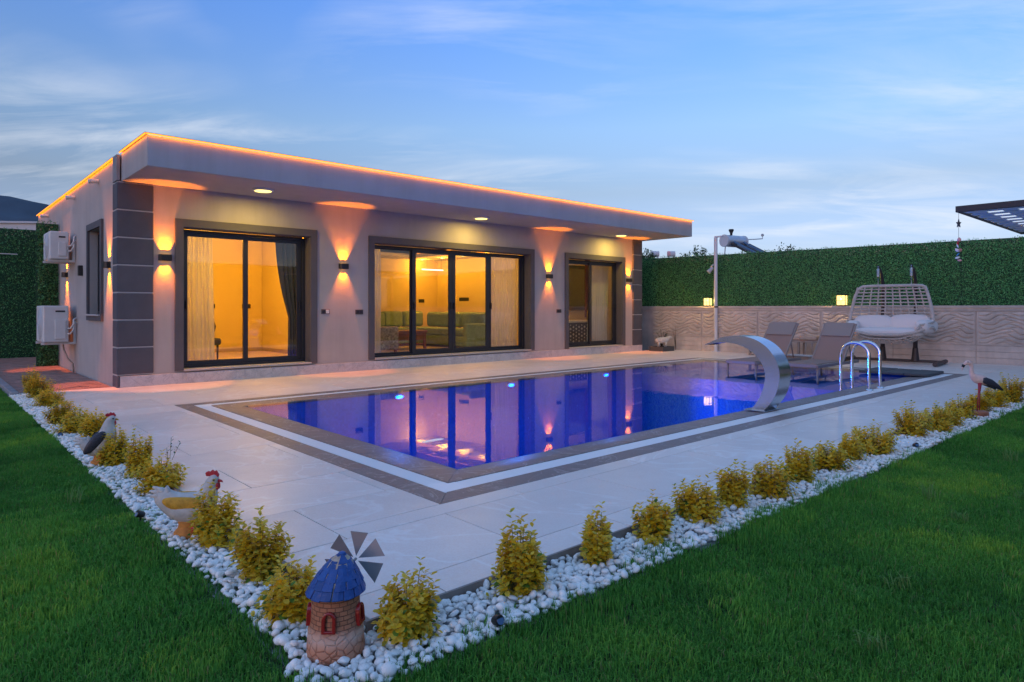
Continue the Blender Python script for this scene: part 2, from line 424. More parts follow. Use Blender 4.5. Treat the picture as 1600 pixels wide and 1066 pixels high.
    def build(s, name, m, parent=None, smooth=False, bevel=0.0, world=True, subsurf=0, seg=2):
        off = root_offset(parent) if (parent is not None and world) else Vector((0, 0, 0))
        vs = [(x - off.x, y - off.y, z - off.z) for x, y, z in s.v] if parent is not None and world else s.v
        me = bpy.data.meshes.new(name); me.from_pydata(vs, [], s.f); me.update()
        bm = bmesh.new(); bm.from_mesh(me); bmesh.ops.recalc_face_normals(bm, faces=bm.faces); bm.to_mesh(me); bm.free()
        if s.c and len(s.c) == len(s.v):
            ca = me.color_attributes.new('Col', 'FLOAT_COLOR', 'POINT')
            ca.data.foreach_set('color', np.array([(*c[:3], 1.0) for c in s.c], dtype=np.float32).ravel())
        if smooth:
            me.polygons.foreach_set('use_smooth', [True] * len(me.polygons))
            if smooth == 'auto':
                me.set_sharp_from_angle(angle=R(40))
        o = link_mesh(name, me, m, parent)
        if bevel:
            bv = o.modifiers.new('bevel', 'BEVEL'); bv.width = bevel; bv.segments = seg; bv.limit_method = 'ANGLE'; bv.angle_limit = R(40)
        if subsurf:
            sb = o.modifiers.new('subsurf', 'SUBSURF'); sb.levels = subsurf; sb.render_levels = subsurf
        return o
def np_mesh(name, V, F, m, parent=None, col=None, smooth=False):
    """fast mesh from arrays: V (n,3), F (m,k) all faces with k corners"""
    V = np.asarray(V, dtype=np.float32); F = np.asarray(F, dtype=np.int32)
    me = bpy.data.meshes.new(name)
    me.vertices.add(len(V)); me.vertices.foreach_set('co', V.ravel())
    k = F.shape[1]
    me.loops.add(F.size); me.loops.foreach_set('vertex_index', F.ravel())
    me.polygons.add(len(F)); me.polygons.foreach_set('loop_start', np.arange(0, F.size, k, dtype=np.int32))
    me.polygons.foreach_set('loop_total', np.full(len(F), k, dtype=np.int32))
    if smooth: me.polygons.foreach_set('use_smooth', np.ones(len(F), dtype=bool))
    me.update(calc_edges=True); me.validate()
    if col is not None:
        ca = me.color_attributes.new('Col', 'FLOAT_COLOR', 'POINT')
        ca.data.foreach_set('color', np.hstack([col, np.ones((len(col), 1))]).astype(np.float32).ravel())
    return link_mesh(name, me, m, parent)
def tag(o, label=None, cat=None, group=None, kind=None):
    if label: o['label'] = label
    if cat: o['category'] = cat
    if group: o['group'] = group
    if kind: o['kind'] = kind
    return o
def thing(name, label, cat, loc=(0, 0, 0), rz=0.0, group=None):
    o = bpy.data.objects.new(name, None); COL.objects.link(o); o.location = loc; o.rotation_euler = (0, 0, rz)
    o.empty_display_size = 0.1
    return tag(o, label, cat, group)
def light(name, kind, loc, energy, color, parent=None, rot=None, **kw):
    d = bpy.data.lights.new(name, kind); d.energy = energy * K; d.color = color
    for k, v in kw.items(): setattr(d, k, v)
    o = bpy.data.objects.new(name, d); COL.objects.link(o)
    if parent is not None:
        o.parent = parent; o.location = Vector(loc) - root_offset(parent)
    else: o.location = loc
    if rot: o.rotation_euler = rot
    return o
def copy_tree(o, parent=None):
    c = o.copy(); COL.objects.link(c)
    if parent is not None: c.parent = parent
    for ch in list(o.children): copy_tree(ch, c)
    return c
ORANGE = (1.0, 0.215, 0.003)
ROOM = (1.0, 0.46, 0.028)

# ------------------------------------------------------------------ ground, terrain
PX0, PX1, PY0, PY1 = 2.39, 14.15, 3.29, 8.87      # outer edge of the pool's stone surround
gm = MB()
xs = [-900, PX0, PX1, 900]; ys = [-900, PY0, PY1, 900]
for i in range(3):
    for j in range(3):
        if i == 1 and j == 1: continue
        gm.add([(xs[i], ys[j], -0.16), (xs[i+1], ys[j], -0.16), (xs[i+1], ys[j+1], -0.16), (xs[i], ys[j+1], -0.16)], [(0, 1, 2, 3)])
tag(gm.build('ground', 'earth'), kind='structure')

def hill(name, cx, cy, rx, ry, h, seed):
    vs = []; fs = []; n = 60
    for i in range(n + 1):
        for j in range(n + 1):
            u = i / n * 2 - 1; v = j / n * 2 - 1
            r = math.hypot(u, v)
            z = h * max(0, 1 - r * r) * (0.75 + 0.5 * noise.noise(Vector((u * 2.3 + seed, v * 2.3, 0.3))) + 0.08 * noise.noise(Vector((u * 11, v * 11, seed))))
            vs.append((cx + u * rx, cy + v * ry, z - 2))
    for i in range(n):
        for j in range(n): fs.append((i*(n+1)+j, (i+1)*(n+1)+j, (i+1)*(n+1)+j+1, i*(n+1)+j+1))
    o = MB().add(vs, fs).build(name, 'hazy_scrub', smooth=True)
    return tag(o, kind='structure')
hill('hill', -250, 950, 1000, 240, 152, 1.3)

# lawn soil (L shape with a rounded inner corner) under the grass
def arc(cx, cy, r, a0, a1, n):
    return [(cx + r * math.cos(R(a0 + (a1 - a0) * i / n)), cy + r * math.sin(R(a0 + (a1 - a0) * i / n))) for i in range(n + 1)]
edge_in = [(1.05, 12.0), (0.98, 7.0)] + arc(1.27, 2.20, 0.30, 180, 270, 8) + [(6.0, 1.86), (13.5, 1.78), (19.0, 1.75)]
poly = edge_in + [(19.0, -9.0), (-9.0, -9.0), (-9.0, 20.2), (1.05, 20.2)]
lm = MB().add([(x, y, -0.065) for x, y in poly], [tuple(range(len(poly)))])
lo = lm.build('lawn', 'lawn_soil'); tag(lo, kind='structure')

def bed_edge_x(y): return 0.98 + max(0, (y - 7.0)) * 0.014
def bed_edge_y(x): return 1.90 - max(0, x - 1.5) * 0.0105
def on_lawn(x, y, grow=0.0):
    if y < bed_edge_y(x) + grow and x > 1.25: return True
    if x < bed_edge_x(y) + grow and y > 2.15: return True
    if x <= 1.27 and y <= 2.20: return math.hypot(x - 1.27, y - 2.20) > 0.29 - grow
    return x <= 1.0 or y <= 1.7

# ------------------------------------------------------------------ grass: one carpet of real blades
def grass_patch(idx, nblades, rad, hmin, hmax, wmul=1.0, pale=0.0, tone=1.0, warm=0.0):
    rng = np.random.default_rng(100 + idx)
    V = []; F = []; C = []
    for b in range(nblades):
        r = rad * math.sqrt(rng.random()); a = rng.random() * 2 * PI
        x, y = r * math.cos(a), r * math.sin(a)
        h = rng.uniform(hmin, hmax) * (0.75 + 0.5 * rng.random()); w = rng.uniform(0.0011, 0.0019) * wmul
        da = rng.random() * 2 * PI; lean = rng.uniform(0.15, 0.95) * h
        dx, dy = math.cos(da), math.sin(da); sx, sy = -dy * w, dx * w
        k = len(V)
        V += [(x - sx, y - sy, -0.01), (x + sx, y + sy, -0.01),
              (x + dx * lean * 0.35 - sx, y + dy * lean * 0.35 - sy, h * 0.62), (x + dx * lean * 0.35 + sx, y + dy * lean * 0.35 + sy, h * 0.62),
              (x + dx * lean, y + dy * lean, h * (0.98 - 0.25 * lean / h))]
        F += [(k, k + 1, k + 3), (k, k + 3, k + 2), (k + 2, k + 3, k + 4)]
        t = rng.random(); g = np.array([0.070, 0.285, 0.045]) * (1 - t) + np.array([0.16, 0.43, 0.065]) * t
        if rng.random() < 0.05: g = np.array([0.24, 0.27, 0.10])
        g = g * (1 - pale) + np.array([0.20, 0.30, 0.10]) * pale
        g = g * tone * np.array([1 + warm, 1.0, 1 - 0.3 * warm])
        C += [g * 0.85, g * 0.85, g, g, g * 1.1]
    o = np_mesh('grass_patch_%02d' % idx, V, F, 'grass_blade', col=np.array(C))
    COL.objects.unlink(o)
    return o
patch_col = bpy.data.collections.new('grass_patches')
for i in range(6): patch_col.objects.link(grass_patch(i, 430, 0.15, 0.016, 0.034, 0.85, tone=(0.58, 0.75, 0.90, 1.04, 1.18, 1.32)[i], warm=(-.1, -.05, 0, .12, .3, .7)[i]))
wd0 = grass_patch(6, 26, 0.05, 0.07, 0.13, 1.5, 0.75); wd0.name = 'grass_patch_tall'; patch_col.objects.link(wd0)
def in_view(x, y, margin=14, dmax=19):
    fx, fy = math.cos(R(47.8)), math.sin(R(47.8))
    d = x * fx + y * fy; l = x * fy - y * fx
    if d > dmax: return False
    if d < 0.9: return False
    return abs(math.degrees(math.atan2(l, d))) < 37.8 + margin
gpts = []; ghs = []; gvi = []
def lawn_ok(x, y):
    g_ = -0.015 if y < 1.95 and x > 1.3 else -0.10
    if x <= 1.3 and y < 2.3: g_ = -0.10 + 0.085 * min(1, max(0, (x - 0.95) / 0.35))
    return on_lawn(x, y, g_), on_lawn(x, y, g_ - 0.09)
step = 0.115
yy = -4.0
while yy < 16:
    xx = -5.5
    while xx < 17.5:
        x = xx + random.uniform(-0.05, 0.05); y = yy + random.uniform(-0.05, 0.05)
        if in_view(x, y) and not (x > 0.9 and y > 11.6):
            ok, inner_ = lawn_ok(x, y)
            if ok:
                n_ = noise.noise(Vector((x * 1.1, y * 1.1, 4.0))); n2_ = noise.noise(Vector((x * 3.7, y * 3.7, 9.0)))
                gpts.append((x, y, -0.057 + 0.008 * noise.noise(Vector((x * 1.3, y * 1.3, 0)))))
                ghs.append((1.0 + 0.30 * n_ + 0.25 * n2_) * (1.0 if inner_ else random.uniform(1.4, 2.3)))
                gvi.append(int(min(5, max(0, round(2.3 + 3.0 * n_ + 2.0 * n2_ + random.uniform(-1.1, 1.1))))))
        xx += step
    yy += step
for (x, y) in ((4.55, 1.10), (5.35, 0.95), (3.25, 1.02), (5.1, 0.35), (4.9, 1.35), (0.75, 5.0), (2.6, 0.9), (6.6, 1.25)):
    gpts.append((x, y, -0.05)); ghs.append(1.0); gvi.append(6)
ng = bpy.data.node_groups.new('grass_carpet', 'GeometryNodeTree')
ng.interface.new_socket('Geometry', in_out='INPUT', socket_type='NodeSocketGeometry')
ng.interface.new_socket('Geometry', in_out='OUTPUT', socket_type='NodeSocketGeometry')
gi = ng.nodes.new('NodeGroupInput'); go = ng.nodes.new('NodeGroupOutput')
ci = ng.nodes.new('GeometryNodeCollectionInfo'); ci.inputs['Collection'].default_value = patch_col
ci.inputs['Separate Children'].default_value = True; ci.inputs['Reset Children'].default_value = True
iop = ng.nodes.new('GeometryNodeInstanceOnPoints'); iop.inputs['Pick Instance'].default_value = True
m2p = ng.nodes.new('GeometryNodeMeshToPoints')
rv = ng.nodes.new('FunctionNodeRandomValue'); rv.data_type = 'FLOAT_VECTOR'
rv.inputs[0].default_value = (-0.12, -0.12, 0); rv.inputs[1].default_value = (0.12, 0.12, 6.283)
rs = ng.nodes.new('FunctionNodeRandomValue'); rs.data_type = 'FLOAT_VECTOR'
rs.inputs[0].default_value = (0.9, 0.9, 0.65); rs.inputs[1].default_value = (1.15, 1.15, 1.3)
ri = ng.nodes.new('GeometryNodeInputNamedAttribute'); ri.data_type = 'INT'; ri.inputs['Name'].default_value = 'kind'
hs_ = ng.nodes.new('GeometryNodeInputNamedAttribute'); hs_.data_type = 'FLOAT'; hs_.inputs['Name'].default_value = 'tall'
cbx = ng.nodes.new('ShaderNodeCombineXYZ'); cbx.inputs[0].default_value = 1; cbx.inputs[1].default_value = 1; ng.links.new(hs_.outputs[0], cbx.inputs[2])
vmul = ng.nodes.new('ShaderNodeVectorMath'); vmul.operation = 'MULTIPLY'; ng.links.new(rs.outputs[0], vmul.inputs[0]); ng.links.new(cbx.outputs[0], vmul.inputs[1])
ng.links.new(gi.outputs[0], m2p.inputs['Mesh']); ng.links.new(m2p.outputs[0], iop.inputs['Points'])
ng.links.new(ci.outputs[0], iop.inputs['Instance']); ng.links.new(rv.outputs[0], iop.inputs['Rotation'])
ng.links.new(vmul.outputs[0], iop.inputs['Scale'])
ng.links.new(ri.outputs[0], iop.inputs['Instance Index'])
ng.links.new(iop.outputs[0], go.inputs[0])
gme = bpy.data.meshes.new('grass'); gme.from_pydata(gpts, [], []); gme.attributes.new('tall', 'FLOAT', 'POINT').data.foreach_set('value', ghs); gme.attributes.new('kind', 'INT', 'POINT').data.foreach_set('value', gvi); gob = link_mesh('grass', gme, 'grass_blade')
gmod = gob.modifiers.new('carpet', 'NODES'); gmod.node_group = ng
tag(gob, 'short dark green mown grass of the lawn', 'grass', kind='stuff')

# ------------------------------------------------------------------ pebble bed
def in_bed(x, y):
    if on_lawn(x, y, -0.05 + (0.055 if y < 2.0 and x > 1.3 else 0.055 * min(1, max(0, (x - 0.95) / 0.35)) if y < 2.3 else 0.0)): return False
    return (x < 1.275 and 2.0 < y < 11.75) or (y < 2.235 and 1.0 < x < 16.8) or (x < 1.275 and y < 2.235)
bedpoly = [(x + (0.0 if y < 3 else -0.05), y + (-0.05 if x > 2 else 0)) for x, y in edge_in[:-1]] + [(16.8, 1.7), (16.8, 2.25), (1.29, 2.25), (1.29, 11.75), (0.95, 11.75)]
bed = MB().add([(x, y, -0.075) for x, y in bedpoly], [tuple(range(len(bedpoly)))]).build('pebble_bed', 'bed_base')
tag(bed, kind='structure')
def ico(sub):
    bm = bmesh.new(); bmesh.ops.create_icosphere(bm, subdivisions=sub, radius=1.0)
    V = np.array([v.co[:] for v in bm.verts]); F = np.array([[v.index for v in f.verts] for f in bm.faces]); bm.free()
    return V, F
IV1, IF1 = ico(2); IV2, IF2 = ico(3)
def pebble_verts(base, rng, size):
    d = np.array([1.0, rng.uniform(0.62, 0.95), rng.uniform(0.45, 0.72)])
    k = rng.normal(size=(3, 3)) * 1.3
    w = 1 + 0.09 * np.sin(base @ k[0] + rng.random() * 6) + 0.06 * np.sin(base @ k[1] * 1.7 + rng.random() * 6)
    V = base * w[:, None] * d * size
    ax, ay, az = rng.normal(0, 0.35), rng.normal(0, 0.35), rng.random() * 2 * PI
    Rz = np.array([[math.cos(az), -math.sin(az), 0], [math.sin(az), math.cos(az), 0], [0, 0, 1]])
    Rx = np.array([[1, 0, 0], [0, math.cos(ax), -math.sin(ax)], [0, math.sin(ax), math.cos(ax)]])
    Ry = np.array([[math.cos(ay), 0, math.sin(ay)], [0, 1, 0], [-math.sin(ay), 0, math.cos(ay)]])
    return V @ (Rz @ Rx @ Ry).T
pp = []
rng = np.random.default_rng(5)
for layer in range(2):
    st = 0.0315 if layer == 0 else 0.0365
    for region in ((0.85, 1.28, 2.24, 11.75), (0.85, 16.8, 1.64, 2.235)):
        x = region[0]
        while x < region[1]:
            y = region[2]
            while y < region[3]:
                q = (x + rng.uniform(-0.4, 0.4) * st, y + rng.uniform(-0.4, 0.4) * st)
                if in_bed(*q) and not (region[2] == 2.2 and q[1] < 2.24 and q[0] > 1.0 and False):
                    size = rng.uniform(0.0100, 0.0240) * (1.0 if rng.random() > 0.1 else 1.25)
                    z = -0.050 + size * 0.55 if layer == 0 else -0.024 + rng.uniform(-0.006, 0.008)
                    if layer == 1 and rng.random() < 0.22: y += st; continue
                    pp.append((q[0], q[1], z, size))
                y += st
            x += st
pp.sort(key=lambda p: -p[3] / (0.6717 * p[0] + 0.7408 * p[1]) if in_view(p[0], p[1], 0) else 0)
variants = []
for i in range(14):
    V = pebble_verts(IV2, rng, 1.0)
    me = bpy.data.meshes.new('pebble'); me.from_pydata(V.tolist(), [], IF2.tolist()); me.polygons.foreach_set('use_smooth', [True] * len(me.polygons)); me.materials.append(M['pebble'])
    variants.append(me)
for i, p in enumerate(pp[:300]):
    o = bpy.data.objects.new('pebble', variants[i % 14]); COL.objects.link(o); o.parent = bed
    o.location = p[:3]; o.scale = (p[3],) * 3; o.rotation_euler = (0, 0, rng.random() * 6.28)
rest = pp[300:]
Vs = []; Fs = []
pool_v = [pebble_verts(IV1, rng, 1.0) for _ in range(60)]
nv = len(IV1)
for i, p in enumerate(rest):
    Vs.append(pool_v[int(rng.integers(60))] * p[3] + np.array(p[:3])); Fs.append(IF1 + i * nv)
o = np_mesh('pebbles', np.concatenate(Vs), np.concatenate(Fs), 'pebble', bed, smooth=True); tag(o, kind='stuff')
# dark edging between bed and deck
em = MB(); em.box(1.278, 1.298, 2.248, 11.52, -0.12, 0.004); em.box(1.278, 16.9, 2.236, 2.248, -0.12, 0.004)
em.build('edging_strip', 'edge_strip', bed)

# ------------------------------------------------------------------ deck tiles (each tile its own slab)
DX0, DX1, DY0, DY1 = 1.302, 17.25, 2.252, 11.372
dk = MB()
for (a, b, c, d) in ((DX0, PX0, DY0, DY1), (PX1, DX1, DY0, DY1), (PX0, PX1, DY0, PY0), (PX0, PX1, PY1, DY1)):
    dk.add([(a, c, -0.022), (b, c, -0.022), (b, d, -0.022), (a, d, -0.022)], [(0, 1, 2, 3)])
dk.add([(DX0, 11.372, -0.022), (2.27, 11.372, -0.022), (2.27, 11.53, -0.022), (DX0, 11.53, -0.022)], [(0, 1, 2, 3)])
mat('grout_dark', (0.17, 0.14, 0.125), 0.9)
deck = dk.build('pool_deck', 'grout_dark'); tag(deck, kind='structure')
def rect_minus(r, h):
    x0, x1, y0, y1 = r; a0, a1, b0, b1 = h
    if x1 <= a0 or x0 >= a1 or y1 <= b0 or y0 >= b1: return [r]
    out = []
    if y0 < b0: out.append((x0, x1, y0, b0))
    if y1 > b1: out.append((x0, x1, b1, y1))
    c0, c1 = max(y0, b0), min(y1, b1)
    if x0 < a0: out.append((x0, a0, c0, c1))
    if x1 > a1: out.append((a1, x1, c0, c1))
    return out
def tile(x0, x1, y0, y1, gap=0.003, name='tile', mt='deck_tile', zt=0.0, th=0.02, parent=deck, bev=0.0015):
    if x1 - x0 < 0.02 or y1 - y0 < 0.02: return
    dz = random.uniform(-0.0006, 0.0006)
    MB().box(x0 + gap, x1 - gap, y0 + gap, y1 - gap, zt - th, zt + dz).build(name, mt, parent, bevel=bev, seg=1)
TY = 0.655
yr = 2.465 - TY
row = 0
while yr < DY1:
    y0, y1 = max(yr, DY0), min(yr + TY, DY1)
    offx = 2.30 if row % 2 == 1 else 1.67
    x = offx - 1.26 * 2
    while x < DX1:
        x0, x1 = max(x, DX0), min(x + 1.26, DX1)
        if x1 > x0 and y1 > y0:
            for r in rect_minus((x0, x1, y0, y1), (PX0, PX1, PY0, PY1)): tile(*r)
        x += 1.26
    yr += TY; row += 1
tile(DX0, 2.265, DY1, 11.53)

# ------------------------------------------------------------------ swimming pool
WX0, WX1, WY0, WY1 = 3.05, 13.55, 3.98, 8.30       # water edge
GX0, GX1, GY0, GY1 = 2.56, 13.98, 3.475, 8.70      # grate outer
CX0, CX1, CY0, CY1 = 2.72, 13.82, 3.655, 8.54      # coping outer
SHX = 11.35                                        # shallow sun shelf starts here
pb = MB()
def wallq(a, b, z0, z1): pb.add([(a[0], a[1], z0), (b[0], b[1], z0), (b[0], b[1], z1), (a[0], a[1], z1)], [(0, 1, 2, 3)])
zb = -1.45; zs = -0.17; zt_ = -0.035
wallq((WX0, WY0), (SHX, WY0), zb, zt_); wallq((SHX, WY0), (WX1, WY0), zs, zt_)
wallq((WX0, WY1), (SHX, WY1), zb, zt_); wallq((SHX, WY1), (WX1, WY1), zs, zt_)
wallq((WX0, WY0), (WX0, WY1), zb, zt_); wallq((WX1, WY0), (WX1, WY1), zs, zt_); wallq((SHX, WY0), (SHX, WY1), zb, zs)
pb.add([(WX0, WY0, zb), (SHX, WY0, zb), (SHX, WY1, zb), (WX0, WY1, zb)], [(0, 1, 2, 3)])
pb.add([(SHX, WY0, zs), (WX1, WY0, zs), (WX1, WY1, zs), (SHX, WY1, zs)], [(0, 1, 2, 3)])
basin = pb.build('pool_basin', 'pool_mosaic'); tag(basin, kind='structure')
wat = MB().add([(WX0 - 0.02, WY0 - 0.02, -0.012), (WX1 + 0.02, WY0 - 0.02, -0.012), (WX1 + 0.02, WY1 + 0.02, -0.012), (WX0 - 0.02, WY1 + 0.02, -0.012)], [(0, 1, 2, 3)]).build('pool_water', 'pool_water')
tag(wat, kind='structure')
# surround: outer stone border, grate over the overflow channel, inner coping
sr = MB()
for (a, b, c, d) in ((PX0, WX0, PY0, PY1), (WX1, PX1, PY0, PY1), (WX0, WX1, PY0, WY0), (WX0, WX1, WY1, PY1)):
    sr.add([(a, c, -0.05), (b, c, -0.05), (b, d, -0.05), (a, d, -0.05)], [(0, 1, 2, 3)])
surround = sr.build('pool_surround', 'drain_dark'); tag(surround, kind='structure')
def stones(axis, lo, hi, i0, i1, o0, o1, nm, ztop_in, ztop_out, mitre0, mitre1, flip):
    """a run of stones along an axis between lines i (towards the water) and o (outer), mitred at the corners"""
    L_ = hi - lo; k = max(1, round(L_ / 1.2))
    for q in range(k):
        a = lo + L_ * q / k; b = lo + L_ * (q + 1) / k; g = 0.0015
        w = abs(o0 - i0)
        ai = a + (w if (q == 0 and mitre0) else 0) + g; bi = b - (w if (q == k - 1 and mitre1) else 0) - g
        ao = a + g; bo = b - g
        pts = []
        for z_i, z_o in ((-0.045, -0.045), (ztop_in, ztop_out)):
            for (u, v, z) in ((ao, o0, z_o), (bo, o0, z_o), (bi, i0, z_i), (ai, i0, z_i)):
                pts.append((u, v, z) if axis == 0 else (v, u, z))
        MB().add(pts, [(0, 3, 2, 1), (4, 5, 6, 7), (0, 1, 5, 4), (1, 2, 6, 5), (2, 3, 7, 6), (3, 0, 4, 7)]).build(nm, 'coping_stone', surround, bevel=0.0015, seg=1)
for (ox0, ox1, oy0, oy1, ix0, ix1, iy0, iy1, nm, zi, zo) in (
        (PX0, PX1, PY0, PY1, GX0, GX1, GY0, GY1, 'border_stone', 0.001, 0.001),
        (CX0, CX1, CY0, CY1, WX0, WX1, WY0, WY1, 'coping_stone', -0.020, 0.002)):
    stones(0, ox0, ox1, iy0, None, oy0, None, nm, zi, zo, True, True, 0)
    stones(0, ox0, ox1, iy1, None, oy1, None, nm, zi, zo, True, True, 0)
    stones(1, oy0, oy1, ix0, None, ox0, None, nm, zi, zo, True, True, 0)
    stones(1, oy0, oy1, ix1, None, ox1, None, nm, zi, zo, True, True, 0)
gr = MB(); pitch = 0.0175; bw = 0.0135; zt = -0.003
def slats_x(y0, y1):
    x = CX0 + 0.06
    while x < CX1 - 0.05: gr.box(x, x + bw, y0 + 0.003, y1 - 0.006, zt - 0.018, zt); x += pitch
def slats_y(x0, x1):
    y = CY0 + 0.06
    while y < CY1 - 0.05: gr.box(x0 + 0.003, x1 - 0.006, y, y + bw, zt - 0.018, zt); y += pitch
slats_x(GY0, CY0); slats_x(CY1, GY1); slats_y(GX0, CX0); slats_y(CX1, GX1)
tag(gr.build('grate_slats', 'pool_grate', surround), kind='stuff')
for (cx, cy, dx, dy) in ((GX0, GY0, 1, 1), (GX1, GY0, -1, 1), (GX0, GY1, 1, -1), (GX1, GY1, -1, -1)):
    c = MB(); ex = abs(CX0 - GX0) + 0.055; ey = abs(CY0 - GY0) + 0.055
    P = [(0.004, 0.004), (ex, 0.004), (ex, ey - 0.06), (ex - 0.06, ey - 0.06), (ex - 0.06, ey), (0.004, ey)]
    P = [(cx + dx * u, cy + dy * v) for u, v in P]
    c.prism(P, 2, -0.02, -0.001); c.build('grate_corner', 'pool_grate', surround, bevel=0.002)
# grey rolled cover slabs at the far end of the pool
for (x0, x1, y0, y1, z0, z1, lb) in ((13.0, 13.95, 3.62, 4.75, 0.006, 0.055, 'dark grey flat mat lying over far pool corner beside white grate'),):
    t = thing('pool_mat', lb, 'mat', ((x0 + x1) / 2, (y0 + y1) / 2, 0))
    for k in range(3):
        a = y0 + (y1 - y0) * k / 3
        MB().box(x0, x1, a + 0.004, a + (y1 - y0) / 3 - 0.004, z0, z1 - 0.004 * (k % 2)).build('panel', 'planter_dark', t, bevel=0.012)
# underwater lights on the house-side wall
for k, (px_, lb) in enumerate(((5.27, 'blue underwater pool light nearest the front left window'), (7.48, 'blue underwater pool light, middle of the row of three'), (9.97, 'blue underwater pool light farthest along the row'))):
    t = thing('pool_light', lb, 'pool light', (px_, WY1, -0.10), group='underwater lights in the pool wall')
    m_ = MB(); m_.cyl((px_, WY1 - 0.002, -0.10), (px_, WY1 - 0.035, -0.10), 0.075, 0.07, 24); m_.v = [(x_, y_, -0.10 + (z_ + 0.10) * 0.45) for x_, y_, z_ in m_.v]; m_.build('rim', 'pool_light_body', t, smooth='auto')  # rim and lens squashed flat to imitate refraction in the water
    m_ = MB(); m_.cyl((px_, WY1 - 0.036, -0.10), (px_, WY1 - 0.045, -0.10), 0.066, 0.055, 24); m_.v = [(x_, y_, -0.10 + (z_ + 0.10) * 0.36) for x_, y_, z_ in m_.v]; m_.build('lens', 'pool_blue_glow', t, smooth='auto')
    light('lamp', 'SPOT', (px_, WY1 - 0.09, -0.12), 380, (0.0, 0.17, 1.0), t, (R(-80), 0, 0), spot_size=R(118), spot_blend=0.5, shadow_soft_size=0.06)

# ------------------------------------------------------------------ the house
HX0, HX1, HY0, HY1 = 2.30, 15.25, 11.40, 20.2
SOF, RT = 3.13, 3.55
house = thing('house', 'single storey grey rendered villa with flat overhanging roof edged by an orange light strip', 'house', (HX0, HY0, 0))
OPEN = [(3.20, 5.36, 0.22, 2.51), (6.68, 10.92, 0.22, 2.49), (12.25, 14.41, 0.20, 2.48)]
wm = MB(); WT = 0.27
x = HX0
for (a, b, z0, z1) in OPEN:
    wm.box(x, a, HY0, HY0 + WT, 0, SOF); wm.box(a, b, HY0, HY0 + WT, 0, z0 - 0.03); wm.box(a, b, HY0, HY0 + WT, z1, SOF); x = b
wm.box(x, HX1, HY0, HY0 + WT, 0, SOF)
SW = (12.62, 13.66, 1.10, 2.56)
y0 = HY0 + WT; ye = HY1
wm.box(HX0, HX0 + WT, y0, SW[0], -0.15, SOF); wm.box(HX0, HX0 + WT, SW[1], ye, -0.15, SOF)
wm.box(HX0, HX0 + WT, SW[0], SW[1], -0.15, SW[2]); wm.box(HX0, HX0 + WT, SW[0], SW[1], SW[3], SOF)
wm.box(HX1 - WT, HX1, y0, ye, 0, SOF); wm.box(HX0 + WT, HX1 - WT, ye - WT, ye, 0, SOF)
wm.build('wall', 'stucco', house)
# parapet above the side wall, roof slab with deep front fascia
pm = MB(); pm.box(HX0 + 0.003, HX0 + 0.25, HY0 + 0.25, HY1, SOF, 3.52); pm.build('parapet', 'stucco', house)
rm = MB(); rm.box(2.33, 15.53, 9.90, HY0 + 0.248, SOF, RT)
roof = rm.build('roof', 'fascia_paint', house, bevel=0.008)
MB().box(HX0 + 0.26, HX1 + 0.1, HY0 + 0.25, HY1 - 0.02, SOF + 0.002, 3.42).build('roof_slab', 'fascia_paint', house)
# orange light strip along the roof edge, tucked under a thin metal lip
for bx in ((2.31, 15.55, 9.862, 9.872, RT - 0.002, RT + 0.012), (2.293, 2.303, 9.875, HY0 - 0.02, RT - 0.002, RT + 0.012), (HX0 - 0.038, HX0 - 0.028, HY0 + 0.26, HY1, 3.508, 3.522)):
    MB().box(*bx).build('light_strip', 'led_orange', roof)
for bx in ((2.29, 15.56, 9.858, 9.92, RT + 0.014, RT + 0.020), (2.288, 2.35, 9.922, HY0 - 0.02, RT + 0.014, RT + 0.020), (HX0 - 0.042, HX0 + 0.02, HY0 + 0.26, HY1, 3.524, 3.530)):
    MB().box(*bx).build('lip', 'fascia_paint', roof)
for nm_, loc_, sx_, rot_ in (('lamp', (8.93, 9.8745, RT + 0.002), 13.2, (R(60), 0, 0)), ('lamp', (2.3055, 10.63, RT + 0.002), 1.5, (R(60), 0, R(-90))), ('lamp', (HX0 - 0.0255, 15.9, 3.513), 8.5, (R(60), 0, R(-90)))):
    light(nm_, 'AREA', loc_, 1.1 * sx_, ORANGE, roof, rot_, shape='RECTANGLE', size=sx_, size_y=0.006)
# corner quoins: each block its own piece, light joints between
def quoins(xa, xb, ya, yb, zlist, side):
    for (z0, z1) in zlist:
        MB().box(xa, xb, ya, yb, z0, z1).build('quoin', 'quoin_grey', house, bevel=0.012)
nb = 7; zq0, zq1 = 0.185, 3.118; hq = (zq1 - zq0) / nb
zl = [(zq0 + hq * i + 0.010, zq0 + hq * (i + 1) - 0.010) for i in range(nb)]
quoins(2.262, 2.765, 11.362, 11.66, zl, -1)
quoins(14.885, 15.290, 11.362, 11.70, [(0.165 if i == 0 else a, b) for i, (a, b) in enumerate(zl)], 1)
for bx in ((2.272, 2.757, 11.374, 11.398, 0.18, 3.12), (2.272, 2.298, 11.40, 11.65, 0.0, 3.12), (14.893, 15.282, 11.374, 11.398, 0.17, 3.12)):
    MB().box(*bx).build('joint_mortar', 'grout_light', house)
MB().box(2.262, 2.31, 11.39, 11.66, 3.135, 3.53).build('corner_pilaster', 'kerb', house, bevel=0.006)
MB().box(2.262, 2.30, 11.352, 11.66, 0.0, 0.172).build('quoin', 'quoin_grey', house, bevel=0.008)
# marble plinth slabs
xp = 2.302
while xp < 15.25:
    xe = min(xp + 0.93, 15.27)
    if xe - xp > 0.05: MB().box(xp + 0.001, xe - 0.001, 11.345, 11.399, 0.0, 0.168).build('plinth_slab', 'plinth_marble', house, bevel=0.002, seg=1)
    xp = xe
